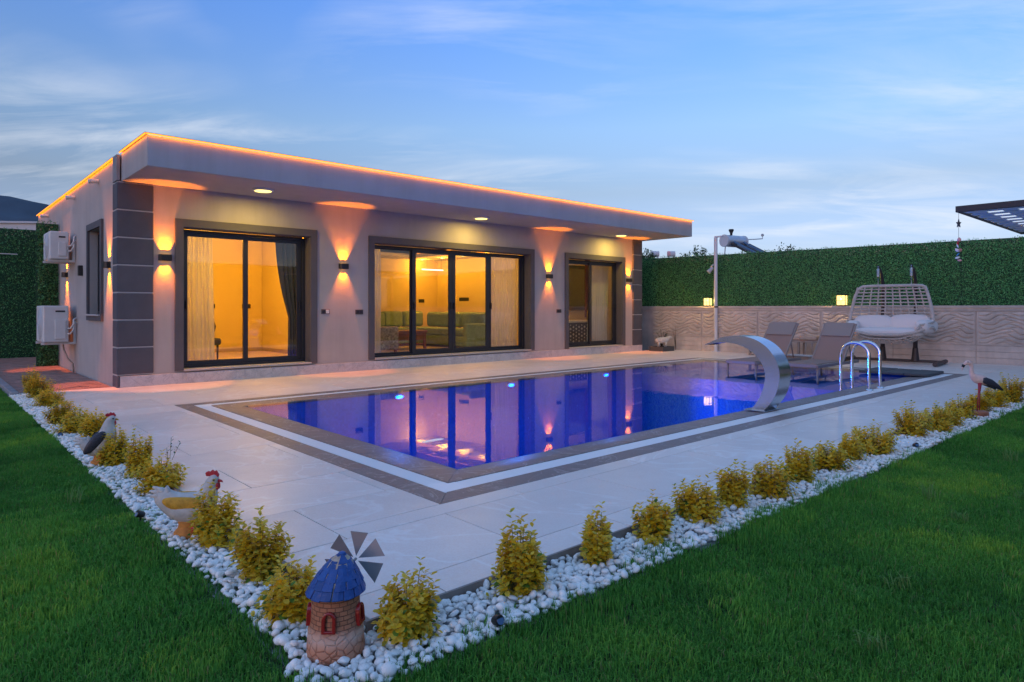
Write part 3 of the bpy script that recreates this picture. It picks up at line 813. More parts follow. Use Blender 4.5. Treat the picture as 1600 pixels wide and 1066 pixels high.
# grey surrounds and pale sills round each opening
for (a, b, z0, z1) in OPEN:
    t = 0.125
    s_ = MB(); s_.box(a - t, a, 11.368, 11.40 - 0.001, z0 - 0.02, z1 + t); s_.box(b, b + t, 11.368, 11.399, z0 - 0.02, z1 + t); s_.box(a, b, 11.368, 11.399, z1, z1 + t)
    s_.box(a + 0.0005, a + 0.012, 11.40, 11.58, z0, z1); s_.box(b - 0.012, b - 0.0005, 11.40, 11.58, z0, z1); s_.box(a + 0.013, b - 0.013, 11.40, 11.58, z1 - 0.012, z1 - 0.0005)
    sur = s_.build('window_surround', 'trim_grey', house)
    MB().box(a + 0.002, b - 0.002, 11.335, 11.60, z0 - 0.028, z0).build('sill', 'grout_light', sur, bevel=0.003)
# sliding doors
def glazing(name, a, b, z0, z1, sashes, handles, fw=0.055):
    Y0, Y1 = 11.58, 11.66
    f = MB(); f.box(a, b, Y0, Y1, z1 - fw, z1 - 0.012); f.box(a, b, Y0, Y1, z0, z0 + fw * 0.7); f.box(a, a + fw, Y0, Y1, z0 + fw * 0.7, z1 - fw); f.box(b - fw, b, Y0, Y1, z0 + fw * 0.7, z1 - fw)
    dr = f.build(name, 'anthracite', house, bevel=0.003)
    for (s0, s1, st, yoff) in sashes:
        q = MB(); ya, yb = Y0 + 0.008 + yoff, Y0 + 0.042 + yoff; zz0, zz1 = z0 + fw * 0.72, z1 - fw - 0.002
        q.box(s0, s0 + st[0], ya, yb, zz0, zz1); q.box(s1 - st[1], s1, ya, yb, zz0, zz1)
        q.box(s0 + st[0], s1 - st[1], ya, yb, zz1 - st[2], zz1); q.box(s0 + st[0], s1 - st[1], ya, yb, zz0, zz0 + st[3])
        q.build('sash', 'anthracite', dr, bevel=0.003)
        MB().box(s0 + st[0] - 0.005, s1 - st[1] + 0.005, ya + 0.013, ya + 0.019, zz0 + st[3] - 0.005, zz1 - st[2] + 0.005).build('pane', 'window_glass', dr)
    for hx, yo in handles:
        MB().box(hx - 0.014, hx + 0.014, Y0 + 0.008 + yo - 0.035, Y0 + 0.008 + yo, 1.18, 1.33).build('handle', 'black_metal', dr, bevel=0.006)
glazing('sliding_door', 3.212, 5.348, 0.222, 2.50, [(3.262, 4.30, (0.06, 0.075, 0.06, 0.075), 0.0), (4.235, 5.295, (0.085, 0.09, 0.06, 0.075), 0.040)], [(3.30, 0.0), (5.25, 0.04)])
glazing('sliding_window', 6.692, 10.908, 0.222, 2.48, [(6.745, 7.75, (0.05, 0.08, 0.03, 0.04), 0.040), (7.70, 8.735, (0.09, 0.09, 0.06, 0.08), 0.0), (8.74, 9.80, (0.09, 0.09, 0.06, 0.08), 0.0), (9.82, 10.858, (0.07, 0.08, 0.03, 0.05), 0.040)],
        [(8.69, 0.0), (8.785, 0.0), (7.74, 0.0), (9.87, 0.04)])
glazing('sliding_door', 12.262, 14.398, 0.202, 2.47, [(12.31, 13.38, (0.08, 0.085, 0.06, 0.075), 0.040), (13.29, 14.345, (0.085, 0.10, 0.06, 0.085), 0.0)], [(14.30, 0.0)])
# small side window, grey surround, dark glass
a, b, z0, z1 = SW
s_ = MB(); t = 0.11
s_.box(2.262, 2.299, a - t, a, z0 - t, z1 + t); s_.box(2.262, 2.299, b, b + t, z0 - t, z1 + t); s_.box(2.262, 2.299, a, b, z1, z1 + t); s_.box(2.262, 2.299, a, b, z0 - t, z0 - 0.03)
sur = s_.build('window_surround', 'trim_grey', house)
MB().box(2.235, 2.42, a - 0.02, b + 0.02, z0 - 0.028, z0).build('sill', 'grout_light', sur, bevel=0.003)
f = MB(); f.box(2.42, 2.47, a, a + 0.05, z0, z1); f.box(2.42, 2.47, b - 0.05, b, z0, z1); f.box(2.42, 2.47, a + 0.05, b - 0.05, z0, z0 + 0.05); f.box(2.42, 2.47, a + 0.05, b - 0.05, z1 - 0.05, z1)
wf = f.build('side_window', 'anthracite', house)
MB().box(2.44, 2.446, a + 0.05, b - 0.05, z0 + 0.05, z1 - 0.05).build('pane', 'window_glass', wf)
MB().box(2.50, 2.51, a, b, z0, z1).build('blind', 'curtain_dark', wf)
# roof drain spouts on the side wall
for yy_ in (12.9, 15.1, 18.5):
    s_ = MB(); s_.cyl((2.30, yy_, 3.34), (2.16, yy_, 3.325), 0.035, 0.035, 14); s_.cyl((2.17, yy_, 3.326), (2.15, yy_, 3.324), 0.040, 0.040, 14)
    s_.build('drain_spout', 'white_plastic', house, smooth='auto')
# outlets on the front wall, junction box on the side wall
for (ox, oz) in ((5.655, 1.14), (6.355, 1.13), (11.91, 1.135)):
    p = MB(); p.box(ox - 0.085, ox + 0.085, 11.385, 11.399, oz - 0.045, oz + 0.045); p = p.build('outlet', 'trim_grey', house, bevel=0.006)
    q = MB(); q.box(ox - 0.07, ox - 0.005, 11.379, 11.386, oz - 0.033, oz + 0.033); q.build('cover', 'anthracite', p, bevel=0.003)
    q = MB(); q.box(ox + 0.005, ox + 0.07, 11.379, 11.386, oz - 0.033, oz + 0.033); q.build('cover', 'white_plastic' if ox < 6 else 'anthracite', p, bevel=0.003)
MB().box(2.23, 2.299, 14.28, 14.40, 1.80, 1.99).build('junction_box', 'black_metal', house, bevel=0.01)
# rooms behind the glass
iw = MB()
YB = 16.3
iw.box(6.13, 6.25, HY0 + WT + 0.001, YB, 0.2, 2.80); iw.box(11.72, 11.84, HY0 + WT + 0.001, YB, 0.2, 2.80); iw.box(HX0 + WT + 0.001, HX1 - WT - 0.001, YB, YB + 0.1, 0.2, 2.80)
iw.box(HX0 + WT + 0.001, HX0 + WT + 0.02, HY0 + WT + 0.1, YB, 0.2, 1.05); iw.box(HX0 + WT + 0.001, HX0 + WT + 0.02, 13.7, YB, 1.05, 2.8)
iw.box(4.25, 6.12, 15.6, 15.7, 0.2, 2.8)
iw.build('interior_wall', 'room_paint', house)
MB().box(HX0 + WT + 0.002, HX1 - WT - 0.002, HY0 + WT + 0.002, YB, 0.15, 0.198).build('interior_floor', 'room_floor', house)
MB().box(HX0 + WT + 0.002, HX1 - WT - 0.002, HY0 + WT + 0.002, YB, 2.802, 2.85).build('ceiling', 'room_ceiling', house)
# dropped ceiling ledge with a cove strip in the living room
cv = MB(); cv.box(6.26, 6.95, 11.70, YB - 0.01, 2.62, 2.70); cv.box(10.30, 11.71, 11.70, YB - 0.01, 2.62, 2.70); cv.box(6.95, 10.30, 15.3, YB - 0.01, 2.62, 2.70)
cove = cv.build('ceiling_ledge', 'room_ceiling', house)
for bx in ((10.285, 10.297, 11.8, 15.25, 2.705, 2.725), (6.953, 6.965, 11.8, 15.25, 2.705, 2.725), (10.50, 10.72, 11.9, 16.1, 2.612, 2.619)):
    MB().box(*bx).build('cove_strip', 'cove_glow', cove)
sk = MB(); sk.box(6.26, 11.71, YB - 0.018, YB - 0.001, 0.2, 0.28); sk.box(4.25, 6.12, 15.582, 15.599, 0.2, 0.28); sk.box(2.6, 4.25, YB - 0.018, YB - 0.001, 0.2, 0.28); sk.box(6.112, 6.129, 11.7, 15.58, 0.2, 0.28)
sk.build('skirting', 'wood_skirting', house)
for (ox, oy, oz, ww) in ((4.95, 15.59, 1.25, 0.10), (5.75, 15.59, 1.25, 0.10), (11.15, YB - 0.001, 1.42, 0.10)):
    MB().box(ox - ww, ox + ww, oy - 0.008, oy, oz - 0.05, oz + 0.05).build('outlet', 'anthracite', house, bevel=0.004)

MB().box(11.71, 11.719, 14.75, 15.2, 1.41, 1.51).build('outlet', 'anthracite', house, bevel=0.003)
# interior lamps, then a bar standing in for a window reflection
def ceiling_spot(x, y, z, power, lb, grp='recessed spots in the room ceilings'):
    t = thing('ceiling_spot', lb, 'spot light', (x, y, z), group=grp)
    MB().lathe([(0.055, 0.0), (0.062, -0.008), (0.045, -0.012)], 18, (x, y, z)).build('ring', 'white_plastic', t, smooth='auto')
    MB().lathe([(0.040, -0.008), (0.040, -0.016), (0.02, -0.022)], 16, (x, y, z)).build('bulb', 'spot_glow', t, smooth='auto')
    light('lamp', 'POINT', (x, y, z - 0.06), power, ROOM, t, shadow_soft_size=0.0)
for k, yy_ in enumerate((13.1, 14.0, 14.95, 15.9)):
    ceiling_spot(10.92, yy_, 2.618, 21, ['frontmost', 'second', 'third', 'rearmost'][k] + ' ceiling spot in the row at the right of the living room')
ceiling_spot(7.35, 13.2, 2.80, 30, 'lone ceiling spot at the left of the living room')
ceiling_spot(3.95, 13.6, 2.80, 110, 'ceiling spot above the bedroom chair behind the left door')
ceiling_spot(5.2, 13.2, 2.80, 100, 'ceiling spot at the right side of the bedroom')
ceiling_spot(13.0, 12.3, 2.80, 34, 'ceiling spot in the washroom behind the right door')
t = thing('reflection_bar', 'slim white glowing bar standing in for a reflection in the wide window', 'lamp', (10.0, 14.0, 2.8))  # added glowing bar imitates a reflection in the wide window glass
MB().box(9.60, 10.25, 13.97, 14.03, 2.18, 2.21).build('bar', 'reflection_glow', t, bevel=0.004)
for cxx in (9.75, 10.2): MB().cyl((cxx, 14.0, 2.21), (cxx, 14.0, 2.80), 0.003, n=6).build('cable', 'black_metal', t)  # cables added to hold the reflection bar

# curtains
def curtain(name, lb, x0t, x1t, x0m, x1m, x0b, x1b, zt_, zm, zb_, y, m, folds, amp=0.025, nz=30):
    nx = folds * 8; vs = []; fs = []
    for i in range(nz + 1):
        z = zt_ + (zb_ - zt_) * i / nz
        def lerp(top, mid, bot):
            if z > zm:
                k = (zt_ - z) / max(1e-6, zt_ - zm); k = k * k; return top + (mid - top) * k
            k = (zm - z) / max(1e-6, zm - zb_); k = 1 - (1 - k) ** 2; return mid + (bot - mid) * k
        xa, xb = lerp(x0t, x0m, x0b), lerp(x1t, x1m, x1b)
        for j in range(nx + 1):
            u = j / nx
            vs.append((xa + (xb - xa) * u + 0.01 * math.sin(u * 17 + z * 2), y + amp * math.sin(u * folds * 2 * PI + 0.5 * math.sin(z * 2.1)) + 0.008 * math.sin(u * 40 + z), z))
    for i in range(nz):
        for j in range(nx): fs.append((i*(nx+1)+j, i*(nx+1)+j+1, (i+1)*(nx+1)+j+1, (i+1)*(nx+1)+j))
    o = MB().add(vs, fs).build(name, m, smooth=True)
    return tag(o, lb, 'curtain')
curtain('sheer_curtain', 'white sheer curtain at the left of the bedroom door', 3.24, 3.80, 3.24, 3.82, 3.24, 3.86, 2.62, 1.4, 0.23, 11.90, 'curtain_sheer', 9)
curtain('dark_curtain', 'charcoal curtain tied back at the right of the bedroom door', 4.92, 5.42, 5.16, 5.42, 5.15, 5.42, 2.62, 1.05, 0.23, 11.90, 'curtain_dark', 5)
curtain('sheer_curtain', 'white sheer curtain at the left end of the wide window', 6.72, 7.10, 6.72, 7.12, 6.72, 7.13, 2.62, 1.4, 0.23, 11.88, 'curtain_sheer', 6)
curtain('sheer_curtain', 'pale sheer curtain at the right end of the wide window', 10.05, 10.95, 10.08, 10.95, 10.0, 10.95, 2.62, 1.4, 0.23, 11.88, 'curtain_sheer', 12)
curtain('sheer_curtain', 'cream curtain filling the right sash of the washroom door', 13.68, 14.38, 13.60, 14.38, 13.52, 14.38, 2.62, 1.2, 0.23, 11.88, 'curtain_sheer', 9)
curtain('red_curtain', 'narrow dark red curtain inside the washroom door', 13.50, 13.66, 13.50, 13.58, 13.50, 13.54, 2.62, 1.3, 0.95, 11.93, 'curtain_red', 3)

# living room sofa, table, patterned armchair
sofa = thing('corner_sofa', 'green upholstered corner sofa at the back of the living room', 'sofa', (10.0, 15.0, 0.2))
MB().box(8.6, 11.1, 15.05, 16.05, 0.24, 0.50).build('base', 'sofa_green', sofa, bevel=0.03)
MB().box(10.15, 11.1, 12.98, 15.04, 0.24, 0.50).build('base', 'sofa_green', sofa, bevel=0.03)
for (xa, xb) in ((8.85, 9.50), (9.51, 10.16)):
    MB().box(xa, xb, 15.02, 15.75, 0.505, 0.68).build('seat_cushion', 'sofa_green', sofa, bevel=0.05, seg=3)
for (xa, xb) in ((8.85, 9.50), (9.51, 10.16), (10.17, 10.85)):
    MB().box(xa + 0.01, xb - 0.01, 15.70, 15.98, 0.685, 1.12).build('back_cushion', 'sofa_green', sofa, bevel=0.09, seg=4)
for (ya, yb) in ((13.02, 14.0), (14.01, 15.6)):
    MB().box(10.17, 10.85, ya, yb, 0.505, 0.68).build('seat_cushion', 'sofa_green', sofa, bevel=0.05, seg=3)
    MB().box(10.82, 11.08, ya, yb, 0.685, 1.10).build('back_cushion', 'sofa_green', sofa, bevel=0.09, seg=4)
MB().box(10.10, 11.15, 12.78, 12.97, 0.24, 0.82).build('arm', 'sofa_green', sofa, bevel=0.05, seg=3)
MB().box(8.58, 8.83, 15.05, 16.0, 0.505, 0.82).build('arm', 'sofa_green', sofa, bevel=0.05, seg=3)
for (xa, xb, yy_) in ((9.0, 9.45, 15.52), (10.45, 10.9, 13.05)):
    MB().box(xa, xb, yy_, yy_ + 0.14, 0.69, 1.08).build('pillow', 'sofa_green', sofa, bevel=0.06, seg=4)
tb = thing('coffee_table', 'reddish wooden coffee table with shelf in the living room', 'table', (9.0, 13.85, 0.2))
MB().box(8.55, 9.45, 13.55, 14.15, 0.60, 0.66).build('top', 'table_wood', tb, bevel=0.008)
MB().box(8.60, 9.40, 13.6, 14.1, 0.30, 0.33).build('shelf', 'table_wood', tb, bevel=0.005)
MB().box(8.59, 9.41, 13.59, 14.11, 0.42, 0.598).build('apron', 'table_wood', tb, bevel=0.005)
for (xa, yy_) in ((8.57, 13.57), (9.37, 13.57), (8.57, 14.07), (9.37, 14.07)): MB().box(xa, xa + 0.06, yy_, yy_ + 0.06, 0.2, 0.597).build('leg', 'table_wood', tb)
ac = thing('armchair', 'patterned beige armchair beside the living room table', 'armchair', (7.7, 13.0, 0.2))
MB().box(7.45, 8.02, 12.75, 13.35, 0.30, 0.58).build('seat', 'pattern_fabric', ac, bevel=0.05, seg=3)
MB().box(7.30, 7.50, 12.70, 13.40, 0.30, 1.12).build('backrest', 'pattern_fabric', ac, bevel=0.06, seg=3)
MB().box(7.50, 8.03, 12.60, 12.74, 0.28, 0.80).build('arm', 'pattern_fabric', ac, bevel=0.05, seg=3)
MB().box(7.50, 8.03, 13.36, 13.50, 0.28, 0.80).build('arm', 'pattern_fabric', ac, bevel=0.05, seg=3)
for (xa, yy_) in ((7.35, 12.66), (7.95, 12.66), (7.35, 13.40), (7.95, 13.40)): MB().box(xa, xa + 0.05, yy_, yy_ + 0.05, 0.2, 0.30).build('leg', 'table_wood', ac)
bc = thing('bedroom_chair', 'black upholstered chair behind the sheer bedroom curtain', 'chair', (4.05, 13.2, 0.2))
MB().box(3.80, 4.32, 12.95, 13.45, 0.50, 0.64).build('seat', 'curtain_dark', bc, bevel=0.05, seg=3)
MB().prism([(3.84, 0.62), (4.30, 0.62), (4.36, 0.85), (4.30, 1.02), (4.07, 1.08), (3.86, 1.02), (3.80, 0.85)], 1, 13.36, 13.48).build('backrest', 'curtain_dark', bc, bevel=0.04, seg=3)
for (xa, yy_) in ((3.84, 12.99), (4.24, 12.99), (3.84, 13.38), (4.24, 13.38)): MB().cyl((xa + 0.02, yy_ + 0.02, 0.2), (xa + 0.02, yy_ + 0.02, 0.51), 0.014, 0.022, 8).build('leg', 'black_metal', bc)
# washroom: vanity with pierced front, basin top, framed mirror
vn = thing('vanity_cabinet', 'dark vanity cabinet with pierced front and cream basin behind the right door', 'cabinet', (13.6, 12.6, 0.2))
MB().box(13.0, 14.2, 12.40, 12.95, 0.2, 0.80).build('body', 'cabinet_dark', vn, bevel=0.005)
MB().box(12.98, 14.22, 12.36, 12.98, 0.802, 0.87).build('basin', 'cream', vn, bevel=0.02, seg=3)
pd = MB()
for i in range(10):
    for j in range(5):
        cx = 13.08 + i * 0.115; cz = 0.28 + j * 0.10 + (0.05 if i % 2 else 0); r_ = 0.022 if (i + j) % 2 else 0.034
        pd.prism([(cx - r_, cz), (cx, cz - r_), (cx + r_, cz), (cx, cz + r_)], 1, 12.392, 12.399)
tag(pd.build('inlay', 'cream', vn), kind='stuff')
q = MB(); q.tube([(13.5, 12.62, 0.87), (13.5, 12.62, 1.0), (13.5, 12.56, 1.04), (13.5, 12.50, 1.01)], 0.012, 8); q.build('tap', 'chrome', vn, smooth=True)
mr = thing('wall_mirror', 'tall dark framed mirror above the washroom basin', 'mirror', (14.3, 13.1, 1.2))
for bx in ((13.80, 13.90, 13.0, 13.05, 1.15, 2.45), (14.72, 14.82, 13.0, 13.05, 1.15, 2.45), (13.90, 14.72, 13.0, 13.05, 2.35, 2.45), (13.90, 14.72, 13.0, 13.05, 1.15, 1.25)): MB().box(*bx).build('frame', 'cabinet_dark', mr, bevel=0.006)
MB().box(13.90, 14.72, 13.02, 13.03, 1.25, 2.35).build('glass', 'brushed_steel', mr)
MB().box(11.85, 14.97, 13.06, 13.16, 0.2, 2.8).build('backing', 'room_paint', mr)

# ------------------------------------------------------------------ lamps on the house
def wall_lamp(loc, face, lb, power_up, power_dn, grp):
    """up-and-down light: face = unit vector out of the wall"""
    t = thing('wall_lamp', lb, 'wall lamp', loc, math.atan2(face[1], face[0]) + PI / 2, group=grp)
    # local frame: -y points out of the wall
    w, h, d = 0.092, 0.048, 0.09
    prof = [(-w, 0.0), (w, 0.0), (w, -0.055), (w * 0.72, -d), (-w * 0.72, -d), (-w, -0.055)]
    prof_in = [(u * 0.88, v * 0.9 - 0.004) for u, v in prof]
    b_ = MB(); k = len(prof)
    for z, flip in ((-h, 0), (h, 1)): pass
    vs = [(u, v, -h) for u, v in prof] + [(u, v, h) for u, v in prof] + [(u, v, -h) for u, v in prof_in] + [(u, v, h) for u, v in prof_in]
    fs = []
    for i in range(k):
        j = (i + 1) % k
        fs += [(i, j, j + k, i + k), (i + 2*k, i + 3*k, j + 3*k, j + 2*k), (i, i + 2*k, j + 2*k, j), (i + k, j + k, j + 3*k, i + 3*k)]
    b_.add(vs, fs); b_.build('shade', 'black_metal', t, world=False)
    MB().box(-w * 0.8, w * 0.8, -0.083, -0.006, -0.012, 0.012).build('divider', 'black_metal', t, world=False)
    g_ = MB(); 
    for cx in (-0.055, 0.0, 0.055):
        g_.box(cx - 0.014, cx + 0.014, -0.058, -0.030, 0.014, 0.022); g_.box(cx - 0.014, cx + 0.014, -0.058, -0.030, -0.022, -0.014)
    g_.build('emitter', 'lamp_orange', t, world=False)
    for sgn, pw in ((1, power_up), (-1, power_dn)):
        for cx in (-0.048, 0.0, 0.048):
            d_ = bpy.data.lights.new('lamp', 'SPOT'); d_.energy = pw / 3 * K; d_.color = ORANGE; d_.spot_size = R(58); d_.spot_blend = 0.25; d_.shadow_soft_size = 0.008
            o_ = bpy.data.objects.new('lamp', d_); COL.objects.link(o_); o_.parent = t; o_.location = (cx, -0.040, sgn * (h + 0.004)); o_.rotation_euler = (PI if sgn > 0 else 0, 0, 0)
    return t
FG = 'up and down lamps on the house walls'
wall_lamp((2.93, 11.399, 2.0), (0, -1), 'orange up and down wall lamp beside the left corner quoins', 165, 100, FG)
wall_lamp((6.017, 11.399, 1.995), (0, -1), 'orange up and down wall lamp between bedroom door and wide window', 165, 100, FG)
wall_lamp((11.55, 11.399, 1.985), (0, -1), 'orange up and down wall lamp between wide window and right door', 165, 100, FG)
wall_lamp((14.69, 11.399, 1.98), (0, -1), 'orange up and down wall lamp beside the right corner quoins', 165, 100, FG)
wall_lamp((2.299, 12.07, 1.89), (-1, 0), 'orange up and down wall lamp on side wall next to small window', 130, 170, FG)
wall_lamp((2.299, 15.98, 1.88), (-1, 0), 'orange up and down wall lamp on side wall between the air conditioners', 130, 170, FG)
for k, (dx_, dy_, lb) in enumerate(((4.19, 10.63, 'square warm downlight in the eaves above the left door'), (8.91, 10.80, 'square warm downlight in the eaves above the wide window'), (13.72, 10.87, 'square warm downlight in the eaves above the right door'))):
    t = thing('downlight', lb, 'downlight', (dx_, dy_, SOF), group='downlights in the eaves')
    MB().lathe([(0.165, -0.001), (0.165, -0.022), (0.150, -0.030), (0.130, -0.030)], 32, (dx_, dy_, SOF)).build('frame', 'grille_white', t, smooth='auto')
    MB().lathe([(0.130, -0.029), (0.128, -0.036), (0.09, -0.039)], 32, (dx_, dy_, SOF)).build('diffuser', 'downlight_glow', t, smooth='auto')
    light('lamp', 'AREA', (dx_, dy_, SOF - 0.042), 24, (1.0, 0.66, 0.12), t, shape='DISK', size=0.24)

# air conditioners on the side wall
def air_con(lb, x0, x1, y0, y1, z0, z1, pipe):
    t = thing('air_conditioner', lb, 'air conditioner', (2.29, (y0 + y1) / 2, z0), group='air conditioner units on the side wall')
    body = MB().box(x0, x1, y0, y1, z0, z1).build('casing', 'white_plastic', t, bevel=0.025, seg=3)
    xm = (x0 + x1) / 2
    MB().box(xm - 0.02, x1 - 0.045, y0 - 0.022, y0 + 0.001, z0 + 0.06, z0 + (z1 - z0) * 0.62).build('service_cover', 'white_plastic', body, bevel=0.012)
    MB().box(xm - 0.01, x1 - 0.06, y0 - 0.006, y0 + 0.001, z1 - 0.12, z1 - 0.09).build('grip_slot', 'anthracite', body)
    cy, cz, rr = y0 + 0.40 * (y1 - y0), (z0 + z1) / 2, min(z1 - z0, y1 - y0) * 0.43
    g_ = MB()
    for r_ in np.linspace(0.05, rr, 9):
        g_.tube([(x0 - 0.035 * (1 - (r_ / rr) ** 2) - 0.008, cy + r_ * math.cos(a_), cz + r_ * math.sin(a_)) for a_ in np.linspace(0, 2 * PI, 28, endpoint=False)], 0.004, 5, closed=True)
    for a_ in np.linspace(0, 2 * PI, 12, endpoint=False):
        g_.tube([(x0 - 0.043, cy + 0.05 * math.cos(a_), cz + 0.05 * math.sin(a_)), (x0 - 0.03, cy + rr * 0.6 * math.cos(a_), cz + rr * 0.6 * math.sin(a_)), (x0 - 0.008, cy + rr * math.cos(a_), cz + rr * math.sin(a_))], 0.004, 5)
    g_.build('fan_grille', 'grille_white', t, smooth=True)
    br = MB()
    for yb_ in (y0 + 0.08, y1 - 0.12):
        br.box(x0 - 0.02, 2.298, yb_, yb_ + 0.045, z0 - 0.045, z0 - 0.002); br.box(2.255, 2.298, yb_, yb_ + 0.045, z0 - 0.002, z0 + 0.42 * (z1 - z0) + 0.1)
    br.build('bracket', 'white_plastic', t, bevel=0.004)
    pm_ = MB()
    for k in range(2):
        zc = z0 + 0.16 + 0.10 * k
        pm_.tube([(x1 - 0.03, y0 + 0.02, zc), (x1 + 0.02, y0 - 0.06, zc), (x1 + 0.06, y0 - 0.08, zc + 0.08), (x1 + 0.07, y0 - 0.05, zc + 0.17), (2.30, y0 + 0.0, zc + 0.2)], 0.014, 8)
    pm_.build('pipe', 'white_plastic', t, smooth=True)
    if pipe:
        q = MB(); q.tube([(x1 - 0.06, y0 + 0.3, z0 + 0.02), (x1 - 0.05, y0 + 0.2, z0 - 0.15), (x1 + 0.0, y0 + 0.1, z0 - 0.32), (2.25, y0 + 0.08, z0 - 0.42), (2.26, y0 + 0.08, -0.02)], 0.016, 8); q.build('hose', 'beige_wood', t, smooth=True)
air_con('upper smaller white air conditioner bracketed high on the side wall', 1.88, 2.19, 15.0, 15.78, 2.13, 2.66, False)
air_con('lower larger white air conditioner bracketed above the side path', 1.77, 2.17, 14.9, 15.80, 0.56, 1.25, True)

# ------------------------------------------------------------------ side path, hedge panels
pv = MB()
for iy in range(0, 88):
    y = 11.54 + iy * 0.1
    for ix in range(0, 7):
        x0 = 1.12 + ix * 0.2 - (0.1 if iy % 2 else 0); x1 = x0 + 0.192
        x0 = max(x0, 1.115); x1 = min(x1, 2.262)
        if x1 - x0 > 0.02:
            dz = random.uniform(-0.003, 0.003); pv.box(x0, x1, y, y + 0.092, -0.07, -0.022 + dz)
path = MB().add([(1.0, 11.532, -0.034), (2.30, 11.532, -0.034), (2.30, 20.3, -0.034), (1.0, 20.3, -0.034)], [(0, 1, 2, 3)]).build('side_path', 'edge_strip')
tag(path, kind='structure'); tag(pv.build('pavers', 'paver', path), kind='stuff')
for k in range(9): MB().box(1.0, 1.10, 11.6 + k * 0.97, 11.6 + k * 0.97 + 0.96, -0.12, 0.015).build('kerb_stone', 'kerb', path, bevel=0.012)

def hedge_leaves(w, h, n, seed, lmin=0.03, lmax=0.055, depth=0.09, dark=1.0):
    """artificial leaf panel in local coords: x 0..w, z 0..h, leaves stand out to -y"""
    rg = np.random.default_rng(seed)
    P = np.column_stack([rg.uniform(0, w, n), -rg.uniform(0.0, depth, n), rg.uniform(0, h, n)])
    P[:, 2] += 0.02 * np.sin(P[:, 0] * 7) * (P[:, 2] / h) + rg.uniform(0, 0.03, n) * (P[:, 2] > h - 0.04)
    d = np.column_stack([rg.normal(0, 0.7, n), -np.abs(rg.normal(0.5, 0.4, n)), rg.normal(0.15, 0.7, n)]); d /= np.linalg.norm(d, axis=1)[:, None]
    s = np.cross(d, rg.normal(size=(n, 3))); s /= np.linalg.norm(s, axis=1)[:, None]
    ln = rg.uniform(lmin, lmax, n)[:, None]; wd = ln * rg.uniform(0.16, 0.26, n)[:, None]
    V = np.stack([P, P + d * ln * 0.5 + s * wd, P + d * ln, P + d * ln * 0.5 - s * wd], axis=1).reshape(-1, 3)
    F = np.arange(4 * n).reshape(n, 4)
    t = rg.random(n)[:, None]; c = np.array([0.075, 0.29, 0.095]) * (1 - t) + np.array([0.19, 0.52, 0.19]) * t
    lite = (rg.random(n) < 0.05)[:, None]; c = np.where(lite, np.array([[0.22, 0.36, 0.20]]), c) * dark
    top = (P[:, 2] > h - 0.20)[:, None] & (rg.random(n) < 0.13)[:, None]; c = np.where(top, np.array([[0.38, 0.36, 0.24]]), c)
    return V, F, np.repeat(c, 4, axis=0)
def hedge(lb, p0, p1, z0, z1, n, seed, panel=1.5, dark=1.0, lmin=0.03, lmax=0.055):
    p0 = Vector((*p0, 0)); p1 = Vector((*p1, 0)); d = p1 - p0; ln = d.length
    t = thing('hedge_fence', lb, 'hedge', (p0.x, p0.y, z0), math.atan2(d.y, d.x))
    h = z1 - z0; k = max(1, round(ln / panel))
    mb = MB(); mb.box(0, ln, 0.0, 0.03, 0, h); mb.build('backing', 'hedge_back', t, world=False)
    for q in range(k):
        V, F, c = hedge_leaves(ln / k - 0.022, h + random.uniform(-0.02, 0.02), int(n / k), seed + q, dark=dark * random.uniform(0.88, 1.1), lmin=lmin, lmax=lmax)
        V[:, 0] += q * ln / k + 0.011; tag(np_mesh('leaf_panel', V, F, 'leaf_hedge', t, col=c), kind='stuff')
    return t
hedge('tall green leaf fence standing across the end of the side path', (-7.0, 20.5), (2.6, 20.5), -0.05, 3.18, 42000, 40, 2.0, 0.9)
hedge('narrow green leaf panel between side path and rear of the house', (1.90, 17.0), (2.29, 17.0), -0.05, 3.0, 4200, 60, 1.0, 0.7)
wire = MB(); wire.tube([(-7, 20.36, 2.54), (-2, 20.36, 2.535), (1.9, 20.36, 2.54)], 0.012, 6); tag(wire.build('support_wire', 'white_plastic'), 'pale wire strung along the left leaf fence', 'wire')
# fence on the viewer's side of the lawn (seen mirrored in glass and water)
hedge('high green leaf fence behind the lawn, seen mirrored in the window glass', (17.5, -7.2), (-9.0, -7.2), -0.1, 3.2, 24000, 80, 3.0, 1.0, 0.06, 0.10)

